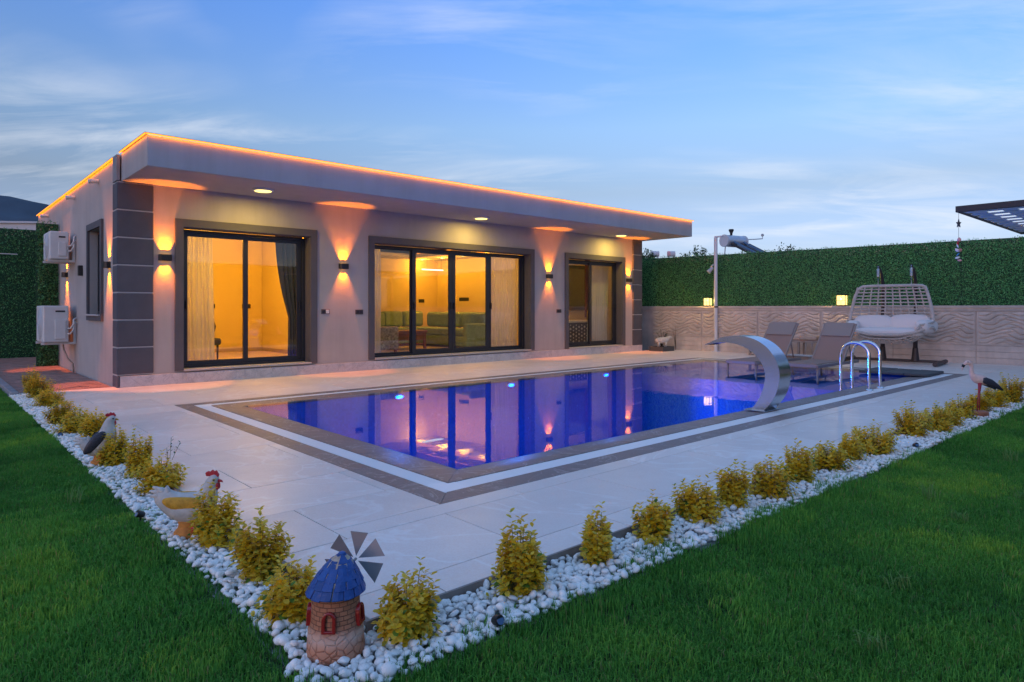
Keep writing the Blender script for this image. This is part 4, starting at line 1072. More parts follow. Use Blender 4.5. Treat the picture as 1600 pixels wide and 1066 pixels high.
# ------------------------------------------------------------------ garden wall of cast panels on the right
WA, WB = Vector((16.26, 13.10, 0)), Vector((18.07, -6.36, 0))      # front face line; slightly out of square with the house
wd_ = (WB - WA).normalized(); wang = math.atan2(wd_.y, wd_.x)
gw = thing('garden_wall', 'pale cast concrete garden wall with wave relief panels and flat coping', 'wall', WA, wang)
WLEN = (WB - WA).length; PW = 1.6
def wave_panel(w, h):
    nx, nz = 128, 62; vs = []; fs = []
    for j in range(nz + 1):
        for i in range(nx + 1):
            u = w * i / nx; v = h * j / nz
            p = 0.098; a = 0.62; Lw = 0.66
            def groove(ph, wdt): 
                dd = abs(ph - round(ph)) * p; return math.exp(-(dd / wdt) ** 2)
            s1 = math.sin(2 * PI * u / Lw + 0.7 * math.sin(2 * PI * v / 0.55))
            g1 = groove(v / p + a * s1, 0.0105)
            s2 = math.sin(2 * PI * u / Lw + 0.7 * math.sin(2 * PI * v / 0.55) - 1.0)
            g2 = groove(v / p + 0.5 + a * 0.8 * s2, 0.0095) * max(0, min(1, 2.2 * math.cos(2 * PI * u / Lw + 0.8)))
            e = min(u, w - u, v, h - v); ef = max(0, min(1, (e - 0.03) / 0.02))
            dep = (-0.034 * max(g1, g2) + 0.010) * ef - (0.006 if 0.022 < e < 0.034 else 0)
            vs.append((u, -0.02 - dep, v))
    for j in range(nz):
        for i in range(nx): fs.append((j*(nx+1)+i, j*(nx+1)+i+1, (j+1)*(nx+1)+i+1, (j+1)*(nx+1)+i))
    me = bpy.data.meshes.new('wave_panel'); me.from_pydata(vs, [], fs); me.polygons.foreach_set('use_smooth', [True] * len(fs)); me.materials.append(M['concrete_wall'])
    return me
# local frame: x along the wall (towards -Y), +y is away from the garden?  local -y faces the pool when x runs from WA to WB
wpm = wave_panel(PW - 0.03, 0.73)
core = MB(); core.box(0, WLEN, 0.002, 0.12, -0.1, 1.14); core.build('core', 'concrete_wall', gw, world=False)
x = 0.0; first = True
j0 = 13.10 - 10.2
xs_ = []
x = j0 - 2 * PW
while x < WLEN:
    xs_.append(x); x += PW
for x in xs_:
    if x < -0.01 or x + PW > WLEN: continue
    o = bpy.data.objects.new('wave_panel', wpm); COL.objects.link(o); o.parent = gw; o.location = (x + 0.015, 0, 0.405)
    for k in range(3):
        MB().box(x + 0.004, x + PW - 0.004, -0.022 - 0.004 * (k % 2), 0.001, 0.0 + k * 0.133, 0.129 + k * 0.133).build('plank_course', 'concrete_wall', gw, bevel=0.006, world=False)
cpn = MB(); cpn.box(0, WLEN, -0.055, 0.16, 1.205, 1.262); cpn.box(0, WLEN, -0.035, 0.14, 1.141, 1.203); cpn.build('coping', 'concrete_wall', gw, bevel=0.008, world=False)
nrm = Vector((wd_.y, -wd_.x, 0)) * 1.0        # local -y turned into the world
nrm = Matrix.Rotation(wang, 3, 'Z') @ Vector((0, -1, 0))
def wallpt(y, out=0.0, z=0.0):
    t_ = (WA.y - y) / (WA.y - WB.y); p = WA + (WB - WA) * t_ + nrm * out; return Vector((p.x, p.y, z))
h0 = WA - nrm * 0.10; h1 = WB - nrm * 0.10
hedge('long green leaf fence rising above the garden wall on the right', (h0.x, h0.y), (h1.x, h1.y), 1.262, 2.70, 125000, 120, 1.5, 1.0, 0.024, 0.044)
# lanterns on the coping
def lantern(y, s, lb):
    p = wallpt(y, -0.03, 1.262)
    t = thing('wall_lantern', lb, 'lantern', p, wang, group='lit lanterns on the garden wall')
    MB().box(-s * 0.42, s * 0.42, -s * 0.42, s * 0.42, 0.0, 0.02).build('base', 'black_metal', t, world=False)
    MB().box(-s * 0.5, s * 0.5, -s * 0.5, s * 0.5, s * 1.05, s * 1.13).build('cap', 'black_metal', t, world=False, bevel=0.006)
    MB().box(-s * 0.40, s * 0.40, -s * 0.40, s * 0.40, 0.022, s * 1.045).build('glass', 'lantern_glow', t, world=False)
    q = MB()
    for a in (-1, 1):
        for b in (-1, 1): q.box(a * s * 0.42 - 0.006, a * s * 0.42 + 0.006, b * s * 0.42 - 0.006, b * s * 0.42 + 0.006, 0.02, s * 1.05)
    q.box(-0.004, 0.004, -s * 0.42, -s * 0.402, 0.02, s * 1.05); q.box(-s * 0.42, s * 0.42, -s * 0.418, -s * 0.402, s * 0.52, s * 0.56)
    q.build('bars', 'black_metal', t, world=False)
    o_ = light('lamp', 'POINT', (0, 0, 0), 14, (1.0, 0.62, 0.14), None, shadow_soft_size=0.0); o_.parent = t; o_.location = (0, -s * 0.55, s * 0.7)
lantern(10.05, 0.21, 'lit square lantern on the wall coping left of the pale pole')
lantern(6.55, 0.24, 'lit square lantern on the wall coping beside the hanging chair')

# ------------------------------------------------------------------ pale pole by the wall
p = wallpt(9.75, 0.12, 0)
t = thing('shower_pole', 'tall pale grey pole with a small spotlight standing against the garden wall', 'pole', p)
q = MB(); q.cyl((p.x, p.y, 0), (p.x, p.y, 3.16), 0.05, 0.048, 16); q.build('post', 'pole_paint', t, smooth='auto')
MB().box(p.x - 0.09, p.x + 0.09, p.y - 0.09, p.y + 0.09, 0, 0.02).build('base_plate', 'pole_paint', t, bevel=0.004)
MB().box(p.x - 0.03, p.x + 0.03, p.y - 0.26, p.y + 0.03, 3.16, 3.20).build('arm', 'pole_paint', t, bevel=0.004)
q = MB(); q.tube([(p.x - 0.05, p.y + 0.03, 2.42), (p.x - 0.09, p.y + 0.09, 2.36), (p.x - 0.10, p.y + 0.10, 2.28)], 0.02, 8); q.build('bracket', 'shower_grey', t, smooth=True)
q = MB(); q.cyl((p.x - 0.06, p.y + 0.06, 2.33), (p.x - 0.15, p.y + 0.14, 2.20), 0.035, 0.065, 14); q.build('spotlight', 'shower_grey', t, smooth='auto')
MB().lathe([(0.056, 1.22), (0.06, 1.24), (0.056, 1.26)], 14, (p.x, p.y, 0)).build('collar', 'drain_dark', t, smooth=True)

# ------------------------------------------------------------------ beyond the wall: neighbour roof, solar heater, tanks, trees
FX, FY = math.cos(R(47.8)), math.sin(R(47.8))
def at(px, py, d):
    l = (px - 800) / 1030 * d; return Vector((d * FX + l * FY, d * FY - l * FX, 1.2 + (482 - py) / 1030 * d))
c = at(1155, 420, 32)
nb_ = thing('neighbour_house', 'low white neighbouring house hidden behind the long leaf fence', 'house', (c.x, c.y, 0), R(-42.2))
MB().box(-4, 6, -2.2, 4, -0.1, 3.1).build('wall', 'render_white', nb_, world=False)
MB().box(-4.15, 6.15, -2.35, 4.15, 3.1, 3.25).build('roof', 'grout_light', nb_, world=False)
c = at(1147, 380, 30.5)
sh = thing('solar_heater', 'solar water heater with silver tank and two blue panels above the fence', 'solar heater', (c.x, c.y, 3.25), R(-42.2 + 28))
q = MB(); q.cyl((-0.62, 0, 1.05), (0.62, 0, 1.05), 0.27, 0.27, 22); q.build('tank', 'tank_metal', sh, smooth='auto', world=False)
for xc in (-0.62, 0.58):
    q = MB(); q.cyl((xc - 0.03, 0, 1.05), (xc + 0.05, 0, 1.05), 0.285, 0.285, 22); q.build('tank_cap', 'tank_white', sh, smooth='auto', world=False)
q = MB(); q.lathe([(0.05, 1.3), (0.06, 1.42), (0.12, 1.55), (0.10, 1.60)], 14, (-0.18, 0, 0)); q.build('vent', 'drain_dark', sh, smooth='auto', world=False)
for k in range(2):
    xa = -0.45 + k * 0.62
    q = MB(); q.bar((xa + 0.3, -0.18, 0.92), (xa + 1.0, -1.55, 0.04), 0.56, 0.07, (0, 0.5, 1)); pn = q.build('panel', 'solar_glass', sh, world=False)
    q = MB()
    for s_ in (-0.29, 0.29): q.bar((xa + 0.3 + s_, -0.18, 0.93), (xa + 1.0 + s_, -1.55, 0.05), 0.05, 0.09, (0, 0.5, 1))
    q.build('panel_frame', 'drain_dark', sh, world=False)
q = MB()
for (a_, b_) in (((-0.55, 0.1, 0), (-0.55, 0, 0.8)), ((0.55, 0.1, 0), (0.55, 0, 0.8)), ((-0.55, -0.15, 0.78), (0.55, -0.15, 0.78)), ((0.95, 0.1, 0.0), (0.95, 0.05, 1.18))): q.tube([a_, b_], 0.025, 6)
q.build('stand', 'shower_grey', sh, world=False)
q = MB(); q.tube([(0.6, 0.05, 1.16), (1.25, -0.05, 1.20), (1.75, -0.1, 1.25)], 0.022, 6); q.ball((1.75, -0.1, 1.42), 0.07); q.tube([(1.75, -0.1, 1.25), (1.75, -0.1, 1.40)], 0.015, 6); q.build('antenna_arm', 'shower_grey', sh, world=False)
c = at(1036, 412, 46)
nb2 = thing('neighbour_house', 'second low house hidden behind the fence carrying two small tanks', 'house', (c.x, c.y, 0), R(-42.2))
MB().box(-3.5, 3.5, -1.5, 4, -0.1, 4.15).build('wall', 'render_white', nb2, world=False)
MB().box(-3.6, 3.6, -1.6, 4.1, 4.15, 4.28).build('roof', 'grout_light', nb2, world=False)
for (px_, lb, mt) in ((1024, 'small grey roof tank seen over the fence beside the house corner', 'tank_white'), (1049, 'small reddish roof tank right of the grey one above the fence', 'shell_pink')):
    c = at(px_, 397, 45)
    tk = thing('roof_tank', lb, 'water tank', (c.x, c.y, 4.28), R(-42.2), group='small roof tanks over the fence')
    zc = c.z - 4.28
    q = MB(); q.cyl((-0.24, 0, zc), (0.24, 0, zc), 0.19, 0.19, 18); q.build('drum', 'tank_white', tk, smooth='auto', world=False)
    q = MB(); q.cyl((-0.255, 0, zc), (-0.10, 0, zc), 0.195, 0.195, 18); q.build('cap', mt, tk, smooth='auto', world=False)
    q = MB()
    for s_ in (-0.17, 0.17): q.box(s_ - 0.02, s_ + 0.02, -0.15, 0.15, 0, zc - 0.12)
    q.build('stand', 'shower_grey', tk, world=False)

def leaf_tree(name, lb, loc, h, crown_r, crown_h, n, seed, col=(0.05, 0.10, 0.04)):
    rg = np.random.default_rng(seed); t = thing(name, lb, 'tree', loc)
    q = MB(); q.tube([(0, 0, 0), (0.05, 0.02, h * 0.4), (0, 0, h * 0.8), (0.02, 0.03, h * 0.97)], [0.09, 0.07, 0.045, 0.012], 8)
    tips = []
    for k in range(11):
        a = rg.random() * 6.28; z0 = h - crown_h * rg.uniform(0.35, 1.0); e = Vector((math.cos(a), math.sin(a), 0)) * crown_r * rg.uniform(0.5, 1.0) + Vector((0, 0, min(h, z0 + crown_h * rg.uniform(0.2, 0.6))))
        q.tube([(0, 0, z0), (e.x * 0.5, e.y * 0.5, (z0 + e.z) / 2 + 0.05), e], [0.03, 0.018, 0.006], 5); tips += [e, Vector((e.x * 0.6, e.y * 0.6, (z0 + e.z) / 2 + 0.1))]
    tips.append(Vector((0.02, 0.03, h)))
    q.build('trunk', 'bark', t, smooth=True, world=False)
    P = np.array([tips[i][:] for i in rg.integers(0, len(tips), n)]) + rg.normal(0, crown_r * 0.16, (n, 3))
    d = rg.normal(size=(n, 3)); d /= np.linalg.norm(d, axis=1)[:, None]; s = np.cross(d, rg.normal(size=(n, 3))); s /= np.linalg.norm(s, axis=1)[:, None]
    ln = rg.uniform(0.06, 0.12, n)[:, None]
    V = np.stack([P, P + d * ln * 0.5 + s * ln * 0.22, P + d * ln, P + d * ln * 0.5 - s * ln * 0.22], axis=1).reshape(-1, 3)
    c = np.array(col) * rg.uniform(0.6, 1.5, (n, 1))
    tag(np_mesh('crown', V, np.arange(4 * n).reshape(n, 4), 'leaf_green', t, col=np.repeat(c, 4, axis=0)), kind='stuff')
for (px_, py_, d_, hh, cr, lb, sd) in ((1088, 392, 26, None, 0.5, 'loose leafy treetop poking over the fence left of the solar heater', 3), (1238, 391, 24, None, 0.55, 'low rounded treetop just above the fence right of the solar heater', 4), (1010, 392, 30, None, 0.45, 'small treetop showing between house corner and fence', 8)):
    c = at(px_, py_, d_); leaf_tree('garden_tree', lb, (c.x, c.y, -0.1), c.z + 0.1, cr, 1.4, 1500, sd)
# pale farm building and hill to the left
c = at(20, 350, 60)
fb = thing('farm_building', 'long pale flat roofed building beyond the left leaf fence', 'building', (c.x, c.y, 0), R(-42.2 + 5))
MB().box(-14, 6, 0, 9, -0.1, 8.95).build('wall', 'render_white', fb, world=False)
MB().box(-14.2, 6.2, -0.2, 9.2, 8.95, 9.12).build('roof', 'tank_white', fb, world=False)

# ------------------------------------------------------------------ pergola corner and wind chime
PGX, PGY, PGZ = 10.2, 2.52, 2.44
pg = thing('pergola', 'dark framed pergola with pale roof slats reaching in from the right', 'pergola', (PGX + 2, PGY - 1.8, 0))
X1, Y0_ = PGX + 3.9, PGY - 3.6
for nm, bx in (('beam', (PGX, PGX + 0.06, Y0_, PGY, PGZ + 0.03, PGZ + 0.11)), ('beam', (X1 - 0.06, X1, Y0_, PGY, PGZ + 0.03, PGZ + 0.11)), ('beam', (PGX + 0.061, X1 - 0.061, PGY - 0.06, PGY, PGZ + 0.032, PGZ + 0.108)), ('beam', (PGX + 0.061, X1 - 0.061, Y0_, Y0_ + 0.06, PGZ + 0.032, PGZ + 0.108))):
    MB().box(*bx).build(nm, 'pergola_dark', pg, bevel=0.004)
for k in range(1, 3):
    yk = PGY - 0.06 - k * 1.2; MB().box(PGX + 0.061, X1 - 0.061, yk - 0.02, yk + 0.02, PGZ + 0.054, PGZ + 0.105).build('rafter', 'pergola_dark', pg)
xk = PGX + 0.11
while xk < X1 - 0.25:
    MB().box(xk, xk + 0.17, Y0_ + 0.062, PGY - 0.062, PGZ + 0.036, PGZ + 0.044).build('roof_slat', 'pergola_slat', pg); xk += 0.36
yk = PGY - 0.26
while yk > Y0_ + 0.1:
    MB().box(PGX + 0.062, X1 - 0.062, yk, yk + 0.16, PGZ + 0.045, PGZ + 0.052).build('roof_slat', 'pergola_slat', pg); yk -= 0.34
for (x_, y_) in ((11.3, 1.0), (X1 - 0.25, 1.0), (11.3, Y0_ + 0.3), (X1 - 0.25, Y0_ + 0.3)):
    MB().box(x_ - 0.05, x_ + 0.05, y_ - 0.05, y_ + 0.05, -0.06, PGZ + 0.04).build('post', 'pergola_dark', pg, bevel=0.004)
cx, cy = PGX + 0.03, PGY - 0.03
ch = thing('wind_chime', 'shell wind chime with a dark star hanging from the pergola corner', 'wind chime', (cx, cy, PGZ + 0.03))
q = MB(); q.cyl((cx, cy, PGZ + 0.03), (cx, cy, PGZ - 0.62), 0.0022, n=5); q.build('string', 'black_metal', ch)
sp = [(0.035 * (1 if i % 2 == 0 else 0.42) * math.cos(PI / 2 + i * PI / 5), 0.06 * (1 if i % 2 == 0 else 0.42) * math.sin(PI / 2 + i * PI / 5)) for i in range(10)]
q = MB(); q.prism([(u, v) for u, v in sp], 1, -0.008, 0.008); s_ = q.build('star', 'planter_dark', ch, world=False); s_.location = (0, 0, -0.15); s_.rotation_euler = (0, 0, R(-42))
for k, (dx_, dz_, mt, r_) in enumerate(((0.006, -0.36, 'shell_pink', 0.026), (-0.008, -0.41, 'comb_red', 0.018), (-0.012, -0.445, 'shell_white', 0.022), (-0.018, -0.50, 'shell_white', 0.024), (0.018, -0.50, 'shell_pink', 0.024), (-0.005, -0.555, 'chime_blue', 0.024), (-0.012, -0.60, 'shell_white', 0.026), (0.014, -0.635, 'shell_pink', 0.026))):
    b_ = MB(); b_.loft([(0, 0.03, 0.002, 0.002), (0.0, 0.015, r_ * 0.7, r_ * 0.35), (0, -0.005, r_, r_ * 0.4), (0, -0.022, r_ * 0.7, r_ * 0.3), (0, -0.03, 0.003, 0.003)], 10)
    o = b_.build('shell', mt, ch, world=False, smooth=True); o.location = (dx_, dx_ * -0.7, dz_); o.rotation_euler = (0.2 * k, 0.15 * k, k)

# ------------------------------------------------------------------ pool furniture: fountain, ladder
ft = thing('pool_fountain', 'stainless steel curved blade fountain arching over the pool edge', 'fountain', (7.44, 3.78, 0))
def smooth_curve(pts, n):
    P = [pts[0]] + list(pts) + [pts[-1]]; out = []
    for i in range(1, len(P) - 2):
        for k in range(n):
            t_ = k / n; p0, p1, p2, p3 = [np.array(P[i + q], float) for q in (-1, 0, 1, 2)]
            out.append(tuple(0.5 * ((2 * p1) + (-p0 + p2) * t_ + (2 * p0 - 5 * p1 + 4 * p2 - p3) * t_ ** 2 + (-p0 + 3 * p1 - 3 * p2 + p3) * t_ ** 3)))
    out.append(tuple(pts[-1])); return out
outer = smooth_curve([(3.70, 0.012), (3.575, 0.18), (3.515, 0.40), (3.555, 0.60), (3.70, 0.775), (3.93, 0.865), (4.20, 0.855), (4.47, 0.752)], 5)
inner = smooth_curve([(3.86, 0.012), (3.755, 0.16), (3.69, 0.37), (3.715, 0.53), (3.82, 0.665), (3.99, 0.755), (4.21, 0.785), (4.47, 0.746)], 5)
xa, xb = 7.30, 7.58
vs = []; fs = []; k = len(outer)
for xx_ in (xa, xb):
    vs += [(xx_, y, z) for y, z in outer] + [(xx_, y, z) for y, z in inner]
for i in range(k - 1):
    fs += [(i, i + 1, k + i + 1, k + i), (2*k + i, 3*k + i, 3*k + i + 1, 2*k + i + 1), (i, 2*k + i, 2*k + i + 1, i + 1), (k + i, k + i + 1, 3*k + i + 1, 3*k + i)]
fs += [(0, k, 3*k, 2*k)]
MB().add(vs, fs).build('blade', 'brushed_steel', ft, smooth='auto')
q = MB(); q.box(7.25, 7.63, 3.66, 3.93, 0.003, 0.013); q.build('base_plate', 'brushed_steel', ft, bevel=0.003)
q = MB(); q.box(xa + 0.03, xb - 0.03, 4.40, 4.468, 0.747, 0.750); q.build('nozzle_slot', 'drain_dark', ft)

ld = thing('pool_ladder', 'chrome pool ladder with two arched handrails at the near pool edge', 'ladder', (10.6, 3.8, 0))
for rx in (10.365, 10.80):
    pth = [(rx, 3.64, 0.0), (rx, 3.64, 0.50)] + [(rx, 3.64 + 0.2 - 0.2 * math.cos(a_), 0.50 + 0.19 * math.sin(a_)) for a_ in np.linspace(0.2, PI - 0.2, 12)] + [(rx, 4.04, 0.50), (rx, 4.04, -0.80)]
    q = MB(); q.tube(pth, 0.0215, 12); q.build('handrail', 'chrome', ld, smooth='auto')
    MB().lathe([(0.055, 0.003), (0.052, 0.012), (0.03, 0.024)], 18, (rx, 3.64, -0.003)).build('flange', 'chrome', ld, smooth='auto')
for z_ in (-0.22, -0.48, -0.74): MB().box(10.38, 10.785, 4.02, 4.10, z_, z_ + 0.03).build('tread', 'chrome', ld, bevel=0.005)

# ------------------------------------------------------------------ sun loungers on the shallow shelf
def lounger(name, lb, x0, yc, zf, rz=0.0, back=True, grp=None):
    """foot end at local x=0, head towards +x; zf = floor the feet stand on"""
    t = thing(name, lb, 'sun lounger', (x0, yc, zf), rz, group=grp)
    hw = 0.30; zs_ = 0.36
    for s_ in (-1, 1):
        MB().box(0.02, 1.92, s_ * hw - 0.02, s_ * hw + 0.02, zs_ - 0.06, zs_ - 0.005).build('rail', 'lounger_frame', t, world=False, bevel=0.008)
        for xl in (0.07, 1.62):
            q = MB(); q.tube([(xl, s_ * (hw - 0.01), zs_ - 0.05), (xl - 0.03, s_ * (hw - 0.01), 0.10), (xl + 0.02, s_ * (hw - 0.01), 0.0)], 0.02, 8); q.build('leg', 'lounger_frame', t, world=False, smooth=True)
    MB().box(0.0, 0.045, -hw, hw, zs_ - 0.06, zs_).build('end_rail', 'lounger_frame', t, world=False, bevel=0.008)
    MB().box(0.05, 1.20, -hw + 0.012, hw - 0.012, zs_ - 0.004, zs_ + 0.012).build('seat_sling', 'sling_fabric', t, world=False, bevel=0.006)
    if back:
        hx, hz = 1.20, zs_ + 0.005; ex, ez = 1.82, zs_ + 0.70
        q = MB(); q.bar((hx, 0, hz), (ex, 0, ez), 2 * hw - 0.03, 0.016, (-1, 0, 1)); q.build('back_sling', 'sling_fabric', t, world=False, bevel=0.005)
        for s_ in (-1, 1):
            q = MB(); q.bar((hx - 0.02, s_ * (hw - 0.005), hz - 0.02), (ex, s_ * (hw - 0.005), ez), 0.03, 0.035, (-1, 0, 1)); q.build('back_rail', 'lounger_frame', t, world=False, bevel=0.006)
            q = MB(); q.tube([(hx + 0.36, s_ * (hw - 0.05), hz + 0.38), (hx + 0.52, s_ * (hw - 0.05), zs_ - 0.03)], 0.013, 8); q.build('prop', 'lounger_frame', t, world=False, smooth=True)
        q = MB(); q.bar((hx + 0.38, 0, hz + 0.455), (ex - 0.012, 0, ez + 0.018), 2 * hw - 0.05, 0.03, (-1, 0, 1)); q.build('headrest', 'lounger_frame', t, world=False, bevel=0.014)
    else:
        MB().box(1.21, 1.90, -hw + 0.012, hw - 0.012, zs_ - 0.004, zs_ + 0.012).build('back_sling', 'sling_fabric', t, world=False, bevel=0.006)
    return t
LG = 'loungers with raised backs at the shallow end'
lounger('sun_lounger', 'brown sling sun lounger with raised back, behind the steel fountain', 11.74, 6.43, -0.17, grp=LG)
lounger('sun_lounger', 'brown sling sun lounger with raised back, just left of the ladder', 11.92, 5.36, -0.17, grp=LG)
p = wallpt(7.6, 0.55, 0)
t = thing('garden_bench', 'low flat brown lounger with looped legs along the garden wall', 'sun lounger', (p.x, p.y, 0), wang)
MB().box(-1.0, 1.0, -0.26, 0.26, 0.37, 0.41).build('frame', 'lounger_frame', t, world=False, bevel=0.01)
MB().box(-0.95, 0.95, -0.24, 0.24, 0.412, 0.43).build('sling', 'sling_fabric', t, world=False, bevel=0.006)
MB().box(0.30, 0.72, -0.25, 0.22, 0.431, 0.53).build('pad', 'beige_wood', t, world=False, bevel=0.03, seg=3)
for xl in (-0.85, 0.38, 0.70):
    q = MB(); q.tube([(xl - 0.09, -0.25, 0.38), (xl - 0.08, -0.25, 0.18)] + [(xl - 0.08 * math.cos(a_), -0.25, 0.12 - 0.1 * math.sin(a_)) for a_ in np.linspace(0, PI, 9)] + [(xl + 0.08, -0.25, 0.18), (xl + 0.09, -0.25, 0.38)], 0.019, 8); q.build('leg', 'lounger_frame', t, world=False, smooth=True)
for xl in (-0.93, 0.28, 0.93):
    for s_ in (-0.2, 0.22): MB().box(xl - 0.03, xl + 0.03, s_ - 0.025, s_ + 0.025, 0.0, 0.369).build('leg', 'lounger_frame', t, world=False, bevel=0.006)
t = thing('side_table', 'low pale wooden box table on the deck between the two raised loungers', 'table', (14.42, 6.47, 0))
MB().box(14.25, 14.60, 6.22, 6.74, 0.02, 0.15).build('body', 'beige_wood', t, bevel=0.01)
MB().box(14.23, 14.62, 6.20, 6.76, 0.152, 0.175).build('top', 'grout_light', t, bevel=0.006)
for (a_, b_) in ((14.27, 6.24), (14.55, 6.24), (14.27, 6.69), (14.55, 6.69)): MB().box(a_, a_ + 0.03, b_, b_ + 0.03, 0.0, 0.02).build('foot', 'drain_dark', t)

# ------------------------------------------------------------------ hanging double chair
p = Vector((15.95, 5.15, 0))
sw = thing('hanging_chair', 'pale woven double hanging chair on a dark stand by the garden wall', 'swing chair', p, wang)
# local: x along the wall (image right), -y towards the pool
MB().box(-0.95, 0.98, 0.18, 0.26, 0.02, 0.08).build('base_bar', 'swing_frame', sw, world=False, bevel=0.01)
for xl in (-0.9, 0.93):
    q = MB(); q.tube([(xl, -0.62, 0.05), (xl, 0.55, 0.05)], 0.045, 12); q.build('base_foot', 'swing_frame', sw, world=False, smooth='auto')
for xl in (-0.22, 0.42):
    q = MB(); q.tube([(xl, 0.22, 0.06), (xl, 0.24, 0.9), (xl, 0.26, 1.55), (xl, 0.20, 1.86), (xl, 0.05, 2.04), (xl, -0.16, 2.12)], [0.05, 0.042, 0.036, 0.034, 0.03, 0.026], 10); q.build('post', 'swing_frame', sw, world=False, smooth=True)
    q = MB(); q.lathe([(0.085, 0.05), (0.07, 0.16), (0.052, 0.34)], 14, (xl, 0.22, 0)); q.build('post_foot', 'swing_frame', sw, world=False, smooth='auto')
    q = MB()
    q.tube([(xl + 0.028 * math.cos(a_), -0.16 + 0.028 * math.sin(a_), 2.07 - a_ * 0.0030) for a_ in np.linspace(0, 2 * PI * 9, 110)], 0.006, 5); q.build('spring', 'chrome', sw, world=False, smooth=True)
    q = MB(); q.tube([(xl, -0.16, 2.13), (xl, -0.16, 1.66)], 0.008, 6); q.build('chain', 'chrome', sw, world=False, smooth=True)
# basket: rim ring, back lattice, bowl lattice
def backpt(u, v):
    """u -1..1 across, v 0 (seat line) .. 1 (top)"""
    w = 0.83 - 0.17 * v ** 1.6
    r = min(1.0, abs(u)); x = w * u
    y = 0.16 + 0.02 * v - 0.30 * (r ** 3) * (1 - 0.45 * v) - 0.18 * max(0, v - 0.6)
    z = 0.74 + 0.93 * v
    return (x, y, z)
def bowlpt(u, v):
    """u -1..1 across, v 0 front rim .. 1 back"""
    w = 0.60 + 0.24 * math.sin(PI * min(1, v * 0.8 + 0.1))
    x = w * u; y = -0.62 + 0.80 * v
    dep = 0.24 * (1 - u ** 4) * math.sin(PI * min(1.0, 0.12 + v * 0.88))
    rim = 0.64 + 0.22 * (abs(u) ** 4) + 0.12 * v
    return (x, y, rim - dep)
bl = MB()
for i in range(11):
    u = -1 + 2 * i / 10; bl.tube([backpt(u, v / 12) for v in range(13)], 0.016, 6)
for j in range(1, 13): bl.tube([backpt(-1 + 2 * i / 20, j / 12.6) for i in range(21)], 0.015, 6)
bl.build('back_lattice', 'wicker', sw, world=False, smooth=True)
bl = MB()
for i in range(15):
    u = -1 + 2 * i / 14; bl.tube([bowlpt(u, v / 10) for v in range(11)], 0.019, 6)
for j in range(0, 11): bl.tube([bowlpt(-1 + 2 * i / 20, j / 10) for i in range(21)], 0.019, 6)
bl.build('seat_lattice', 'wicker', sw, world=False, smooth=True)
rim = [backpt(-1, v / 10) for v in range(0, 9)] + [(-0.64, 0.05, 1.66), (-0.58, 0.06, 1.69)] + [(x_, 0.07, 1.70) for x_ in (-0.4, 0.0, 0.4)] + [(0.58, 0.06, 1.69), (0.64, 0.05, 1.66)] + [backpt(1, v / 10) for v in range(8, -1, -1)]
rim += [(0.84, -0.30, 0.80), (0.74, -0.50, 0.78), (0.58, -0.63, 0.70), (0.3, -0.66, 0.645), (0, -0.665, 0.635), (-0.3, -0.66, 0.645), (-0.58, -0.63, 0.70), (-0.74, -0.50, 0.78), (-0.84, -0.30, 0.80)]
q = MB(); q.tube(rim, 0.034, 10, closed=True); q.build('rim', 'wicker', sw, world=False, smooth=True)
def cushion(c, sx, sy, sz, rx=0, rz=0, name='cushion'):
    n_, m_ = 18, 12; q = MB(); vs = []; fs = []
    for j in range(m_ + 1):
        ph = -PI / 2 + PI * j / m_
        for i in range(n_):
            a_ = 2 * PI * i / n_
            ce = lambda v_, e_: math.copysign(abs(v_) ** e_, v_)
            vs.append((sx * ce(math.cos(ph), 0.55) * ce(math.cos(a_), 0.5), sy * ce(math.cos(ph), 0.55) * ce(math.sin(a_), 0.5), sz * ce(math.sin(ph), 0.9) * (1 + 0.10 * math.sin(5 * a_ + c[0] * 9) * math.cos(ph))))
    for j in range(m_):
        for i in range(n_): fs.append((j*n_+i, j*n_+(i+1)%n_, (j+1)*n_+(i+1)%n_, (j+1)*n_+i))
    q.add(vs, fs); o = q.build(name, 'cushion_white', sw, world=False, smooth=True); o.location = c; o.rotation_euler = (rx, 0, rz); return o
cushion((0.0, -0.24, 0.68), 0.70, 0.40, 0.11)
cushion((-0.36, 0.03, 0.86), 0.40, 0.12, 0.19, R(-22), R(6)); cushion((0.36, 0.03, 0.87), 0.42, 0.12, 0.20, R(-22), R(-6))
cushion((-0.70, -0.24, 0.80), 0.13, 0.34, 0.13, 0, R(10)); cushion((0.71, -0.22, 0.82), 0.14, 0.34, 0.14, 0, R(-10))

# ------------------------------------------------------------------ sheep on a planter, plants by the wall
pl = thing('planter_box', 'dark rectangular planter box at the right corner of the house', 'planter', (15.62, 10.95, 0))
q = MB(); q.box(15.36, 15.92, 10.72, 10.78, 0, 0.13); q.box(15.36, 15.92, 11.12, 11.18, 0, 0.13); q.box(15.36, 15.42, 10.781, 11.119, 0, 0.13); q.box(15.86, 15.92, 10.781, 11.119, 0, 0.13); q.build('walls', 'planter_dark', pl, bevel=0.006)
MB().box(15.42, 15.86, 10.78, 11.12, 0.01, 0.10).build('earth', 'soil', pl)
shp = thing('sheep_figurine', 'small white woolly sheep figurine standing on the dark planter', 'figurine', (15.62, 10.92, 0.102), R(-38))
bm_ = MB(); bm_.loft([(-0.20, 0.17, 0.02, 0.02), (-0.185, 0.18, 0.06, 0.06), (-0.10, 0.19, 0.09, 0.095), (0.0, 0.19, 0.095, 0.10), (0.09, 0.20, 0.085, 0.09), (0.15, 0.235, 0.06, 0.065), (0.185, 0.275, 0.046, 0.05), (0.225, 0.29, 0.04, 0.042), (0.265, 0.275, 0.03, 0.03), (0.285, 0.262, 0.012, 0.012)], 16)
o = bm_.build('body', 'resin_white', shp, world=False, smooth=True)
